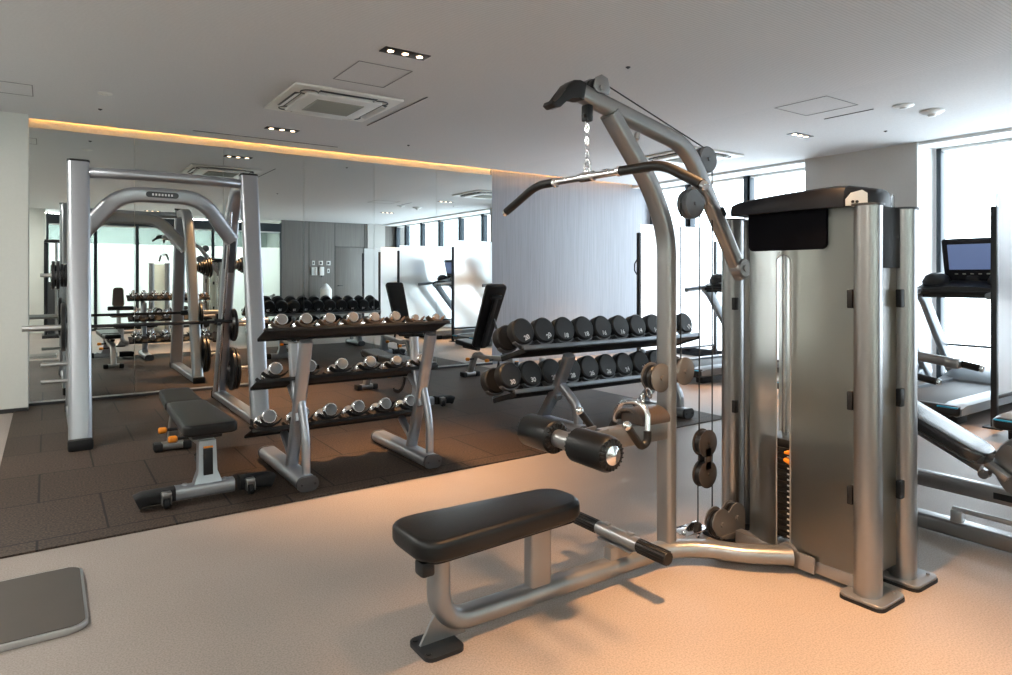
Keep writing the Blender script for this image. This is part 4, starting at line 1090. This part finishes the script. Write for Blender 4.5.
# frosted screens between treadmills
def make_screen():
    t = thing('glass_screen', 'x', 'screen')
    b = MB(); b.box((0, 0, .935), (.045, .045, 1.87), .004); part('post', b, BLACKM, t)
    b = MB(); b.box((1.60, 0, .9), (.045, .045, 1.80), .004); part('post', b, BLACKM, t)
    b = MB(); b.box((.81, 0, 1.13), (1.56, .010, 1.72), .002); part('frosted_pane', b, FROST, t)
    b = MB(); b.box((.0, 0, .008), (.12, .14, .014), .003); b.box((1.6, 0, .008), (.12, .14, .014), .003); part('base_plate', b, BLACKM, t)
    b = MB(); b.box((.8, 0, .26), (1.58, .03, .03), .004); part('bottom_rail', b, BLACKM, t)
    return t
SCN = make_screen()
for i, (y, lab) in enumerate(((6.32, 'frosted glass screen on black posts nearest the striped wall'), (4.70, 'frosted glass screen second from the striped wall, hidden behind the weight tower'),
                              (2.24, 'frosted glass screen with black post at the right edge beside the lit console'), (1.20, 'frosted glass screen second from the corridor end, seen in the mirrors'),
                              (.20, 'frosted glass screen nearest the corridor end, seen in the mirrors'))):
    o = SCN if i == 0 else copy_tree(SCN); o.location = (6.56, y, 0); tag(o, lab, 'screen', 'frosted screens between treadmills')

ORG[SCN.name] = V((6.56, 6.32, 0)); b = MB(); b.tube([(6.56, 6.32, 1.55), (6.50, 6.34, 1.45), (6.50, 6.34, 1.36), (6.56, 6.32, 1.26)], .009, 8); part('hook', b, BLACKM, SCN)
# ================================================================== DECLINE BENCH at right
DB = thing('decline_bench', 'silver framed adjustable bench with sloping black pad right of the weight tower', 'exercise bench', (3.6, 1.3, 0))
ex = V((0, -1, -.47)).normalized()
part('back_pad', pad(pad_outline(.60, .25, .21, .09), V((3.49, 1.76, .685)), ex, V((1, 0, 0)), .06, .018), WHITEPAD, DB, 'glossy black sloping pad')
b = MB(); o = V((3.49, 1.745, .655)); b.sweep([o, o+ex*.56], rrect(.06, .05, .01, 2)); part('pad_bar', b, BRUSHED, DB)
b = MB(); b.sweep([(3.62, 2.05, .27), (3.62, .75, .27)], rrect(.06, .075, .012, 2)); part('main_beam', b, BRUSHED, DB)
b = MB(); b.box((3.588, 1.16, .27), (.006, .14, .03), .002); part('slot_cover', b, PLASTIC, DB)
b = MB(); b.sweep([(3.66, 2.15, .05), (3.66, .60, .05)], rrect(.09, .075, .015, 3)); part('floor_beam', b, BRUSHED, DB)
b = MB(); b.tube([(3.60, 1.40, .16), (3.60, .70, .16)], .012, 10); b.box((3.60, 1.38, .13), (.05, .05, .06), .006); part('link_rod', b, STEEL, DB)
for y in (1.95, .85):
    b = MB(); b.sweep([(3.65, y, .08), (3.62, y, .26)], rrect(.06, .05, .01, 2), up=(0, 1, 0)); part('strut', b, BRUSHED, DB)
b = MB(); b.lathe((3.56, 1.07, .42), (1, 0, 0), [(0, .05), (.005, .15), (.012, .155), (.02, .15), (.025, .05)], 30); b.cyl((3.55, 1.16, .50), (3.56, 1.16, .50), .02, seg=10); part('adjuster_disc', b, BRUSHED, DB)
b = MB(); b.cyl((3.50, 1.24, .38), (3.54, 1.24, .38), .022); b.box((3.52, 1.20, .41), (.05, .12, .03), .004, rot=rotX(.6)); part('hinge', b, BRUSHED, DB)
part('seat_pad', pad(pad_outline(.36, .30, .26, .07), (3.62, 1.10, .515), (0, -1, 0), (1, 0, 0), .065, .02), LEATHER, DB)
b = MB(); b.sweep(fillet([(3.85, 2.05, .90), (3.86, 1.75, .86), (3.86, 1.48, .83)], .05), rrect(.04, .05, .015, 3)); b.sweep([(3.66, 2.02, .26), (3.84, 2.02, .90)], rrect(.05, .05, .01, 2), up=(0, 1, 0)); b.box((3.86, 1.50, .83), (.06, .07, .05), .01); part('handle_arm', b, BRUSHED, DB)
for (x, z, ya, yb) in ((3.88, .815, 1.60, 1.39), (3.72, .745, 1.75, 1.52)):
    b = MB(); b.cyl((x, ya, z+.035), (x, yb, z), .018, bev=.004); part('hand_grip', b, GRIP, DB)
    b = MB(); b.cyl((x, yb, z), (x, yb-.018, z-.003), .0175, bev=.004); part('grip_end', b, CHROME, DB)

# ================================================================== platform lower left
PF = thing('weighing_platform', 'dark brushed metal floor platform with silver rim at lower left', 'platform', (-.2, 3.12, 0))
b = MB(); b.prism(rrect(.72, .60, .06, 8), (-.235, 3.13, .013), (1, 0, 0), (0, 1, 0), .022, .005); part('rim', b, STEEL, PF, 'silver rim')
b = MB(); b.prism(rrect(.700, .580, .05, 8), (-.235, 3.13, .0245), (1, 0, 0), (0, 1, 0), .004); part('top_plate', b, DECKM, PF)
b = MB()
for sx in (-1, 1):
    for sy in (-1, 1): b.cyl((-.23+sx*.28, 3.14+sy*.24, 0), (-.23+sx*.28, 3.14+sy*.24, .006), .03)
part('rubber_foot', b, RUBBER, PF)

# ================================================================== machines behind the camera, seen in the mirrors
LM = thing('seated_press_machine', 'seated machine with brown back pad and round column tower, seen in the mirrors', 'exercise machine', (1.4, -.75, 0))
b = MB(); b.sweep([(.95, -.75, .05), (2.3, -.75, .05)], rrect(.10, .07, .02, 3)); b.sweep([(1.25, -1.1, .05), (1.25, -.4, .05)], rrect(.08, .06, .02, 3)); part('base_beam', b, SILVER, LM)
b = MB(); b.sweep([(1.28, -.80, .07), (1.28, -.84, .95)], rrect(.06, .08, .02, 3), up=(0, 1, 0)); part('back_post', b, SILVER, LM)
part('back_pad', pad(pad_outline(.42, .24, .20, .07), (1.28, -.76, .62), (0, 0, 1), (-1, 0, 0), .06, .02), BROWNPAD, LM, 'brown back pad')
part('seat_pad', pad(pad_outline(.36, .34, .30, .06), (1.28, -.70, .40), (0, 1, 0), (-1, 0, 0), .06, .02), BROWNPAD, LM)
b = MB(); b.sweep([(1.28, -.50, .07), (1.28, -.50, .40)], rrect(.06, .06, .02, 3), up=(0, 1, 0)); part('seat_post', b, SILVER, LM)
b = MB(); b.cyl((1.05, -.34, .60), (1.53, -.34, .60), .045, bev=.01); part('roller', b, LEATHER, LM)
b = MB(); b.sweep(fillet([(1.60, -.75, .07), (1.60, -.60, .60), (1.50, -.34, .60)], .06), rrect(.05, .05, .015, 2), up=(1, 0, 0)); b.sweep([(1.56, -.7, .55), (1.86, -.7, .55)], rrect(.05, .05, .015, 2)); part('lever_arm', b, SILVER, LM)
for x, y in ((1.90, -.55), (2.22, -.55)):
    b = MB(); b.sweep([(x, y, .0), (x, y, 1.56)], rrect(.105, .115, .05, 8), up=(1, 0, 0)); part('tower_column', b, BRUSHED, LM)
    b = MB(); b.sweep([(x, y, 1.56), (x, y, 1.58)], rrect(.11, .12, .05, 8), up=(1, 0, 0)); part('column_cap', b, BRONZE, LM)
b = MB(); b.box((2.06, -.85, .80), (.26, .60, 1.5), .02); part('tower_cover', b, SHROUD, LM)

CT = thing('cable_tower', 'dark tall cable tower by the pale wall, seen at the left of the mirrors', 'exercise machine', (.16, -.9, 0))
b = MB(); b.box((.16, -.9, .03), (.50, .60, .06), .01); b.box((.16, -.9, 2.02), (.42, .40, .06), .01)
for x in (-.03, .35): b.box((x, -.95, 1.03), (.06, .08, 2.0), .01)
part('frame', b, BLACKM, CT)
b = MB(); b.box((.16, -1.0, .62), (.30, .16, 1.1), .01); part('weight_cover', b, GREYPL, CT)
b = MB(); b.cyl((.16, -.80, .08), (.16, -.80, 2.0), .03, seg=16); part('column', b, BRUSHED, CT)
b = MB(); b.box((.16, -.74, 1.12), (.09, .08, .16), .01); part('carriage', b, OFFWHITE, CT)
b = MB(); b.box((.16, -.695, 1.14), (.04, .004, .02)); part('carriage_mark', b, mat('red_mark', (.7, .04, .03), .4), CT, 'small red mark')

# ================================================================== LIGHT
def fill_strip(x, y, w, lab):  # invented fill light out of view, added to raise the room's ambient level
    t = thing('added_fill_light', lab, 'ceiling light', (x, y, ZC), 'added fill lights by the left wall')
    b = MB(); b.box((x, y, ZC-.02), (.24, 1.3, .04), .004); part('housing', b, WHITEPL, t)
    b = MB(); b.box((x, y, ZC-.042), (.20, 1.26, .006)); part('diffuser', b, emis('neutral_fill_diffuser', (1., .98, .92), 4.), t)
    L = bpy.data.lights.new('fill_area_light', 'AREA'); L.shape = 'RECTANGLE'; L.size = .2; L.size_y = 1.25; L.energy = w; L.color = (1., .97, .90)
    o = bpy.data.objects.new('fill_area_light', L); COL.objects.link(o); o.location = (x, y, ZC-.05)
fill_strip(-1.0, 5.2, 36, 'long added fill light near the mirror end of the left wall')
fill_strip(-1.0, 2.2, 12, 'long added fill light near the middle of the left wall')
fill_strip(-1.0, -.8, 32, 'long added fill light near the glass corridor end of the left wall')
wd = bpy.data.worlds.new('sky'); sc.world = wd; wd.use_nodes = True
nt = wd.node_tree; bg = nt.nodes['Background']
bg.inputs[0].default_value = (.86, .925, 1., 1); bg.inputs[1].default_value = 5.2
def portal(y0, y1):
    L = bpy.data.lights.new('window_portal', 'AREA'); L.shape = 'RECTANGLE'; L.size = y1-y0; L.size_y = 2.7
    L.cycles.is_portal = True
    o = bpy.data.objects.new('window_portal', L); COL.objects.link(o); o.location = (8.8, (y0+y1)/2, 1.4)
    o.rotation_euler = (PI/2, 0, PI/2)
portal(YF, 3.55); portal(4.93, YB)
for x in (-.3, 1.6, 3.6):
    L = bpy.data.lights.new('corridor_lamp', 'AREA'); L.shape = 'RECTANGLE'; L.size = 1.6; L.size_y = .3; L.energy = 62; L.color = (.97, 1., .97)
    o = bpy.data.objects.new('corridor_lamp', L); COL.objects.link(o); o.location = (x, YF-.9, 2.80)

sc.view_settings.view_transform = 'Standard'; sc.view_settings.look = 'None'
sc.view_settings.gamma = 1; sc.view_settings.use_curve_mapping = False
sc.view_settings.exposure = 0.85
sc.cycles.max_bounces = 10; sc.cycles.diffuse_bounces = 4; sc.cycles.glossy_bounces = 5; sc.cycles.transmission_bounces = 8
sc.cycles.sample_clamp_indirect = 6
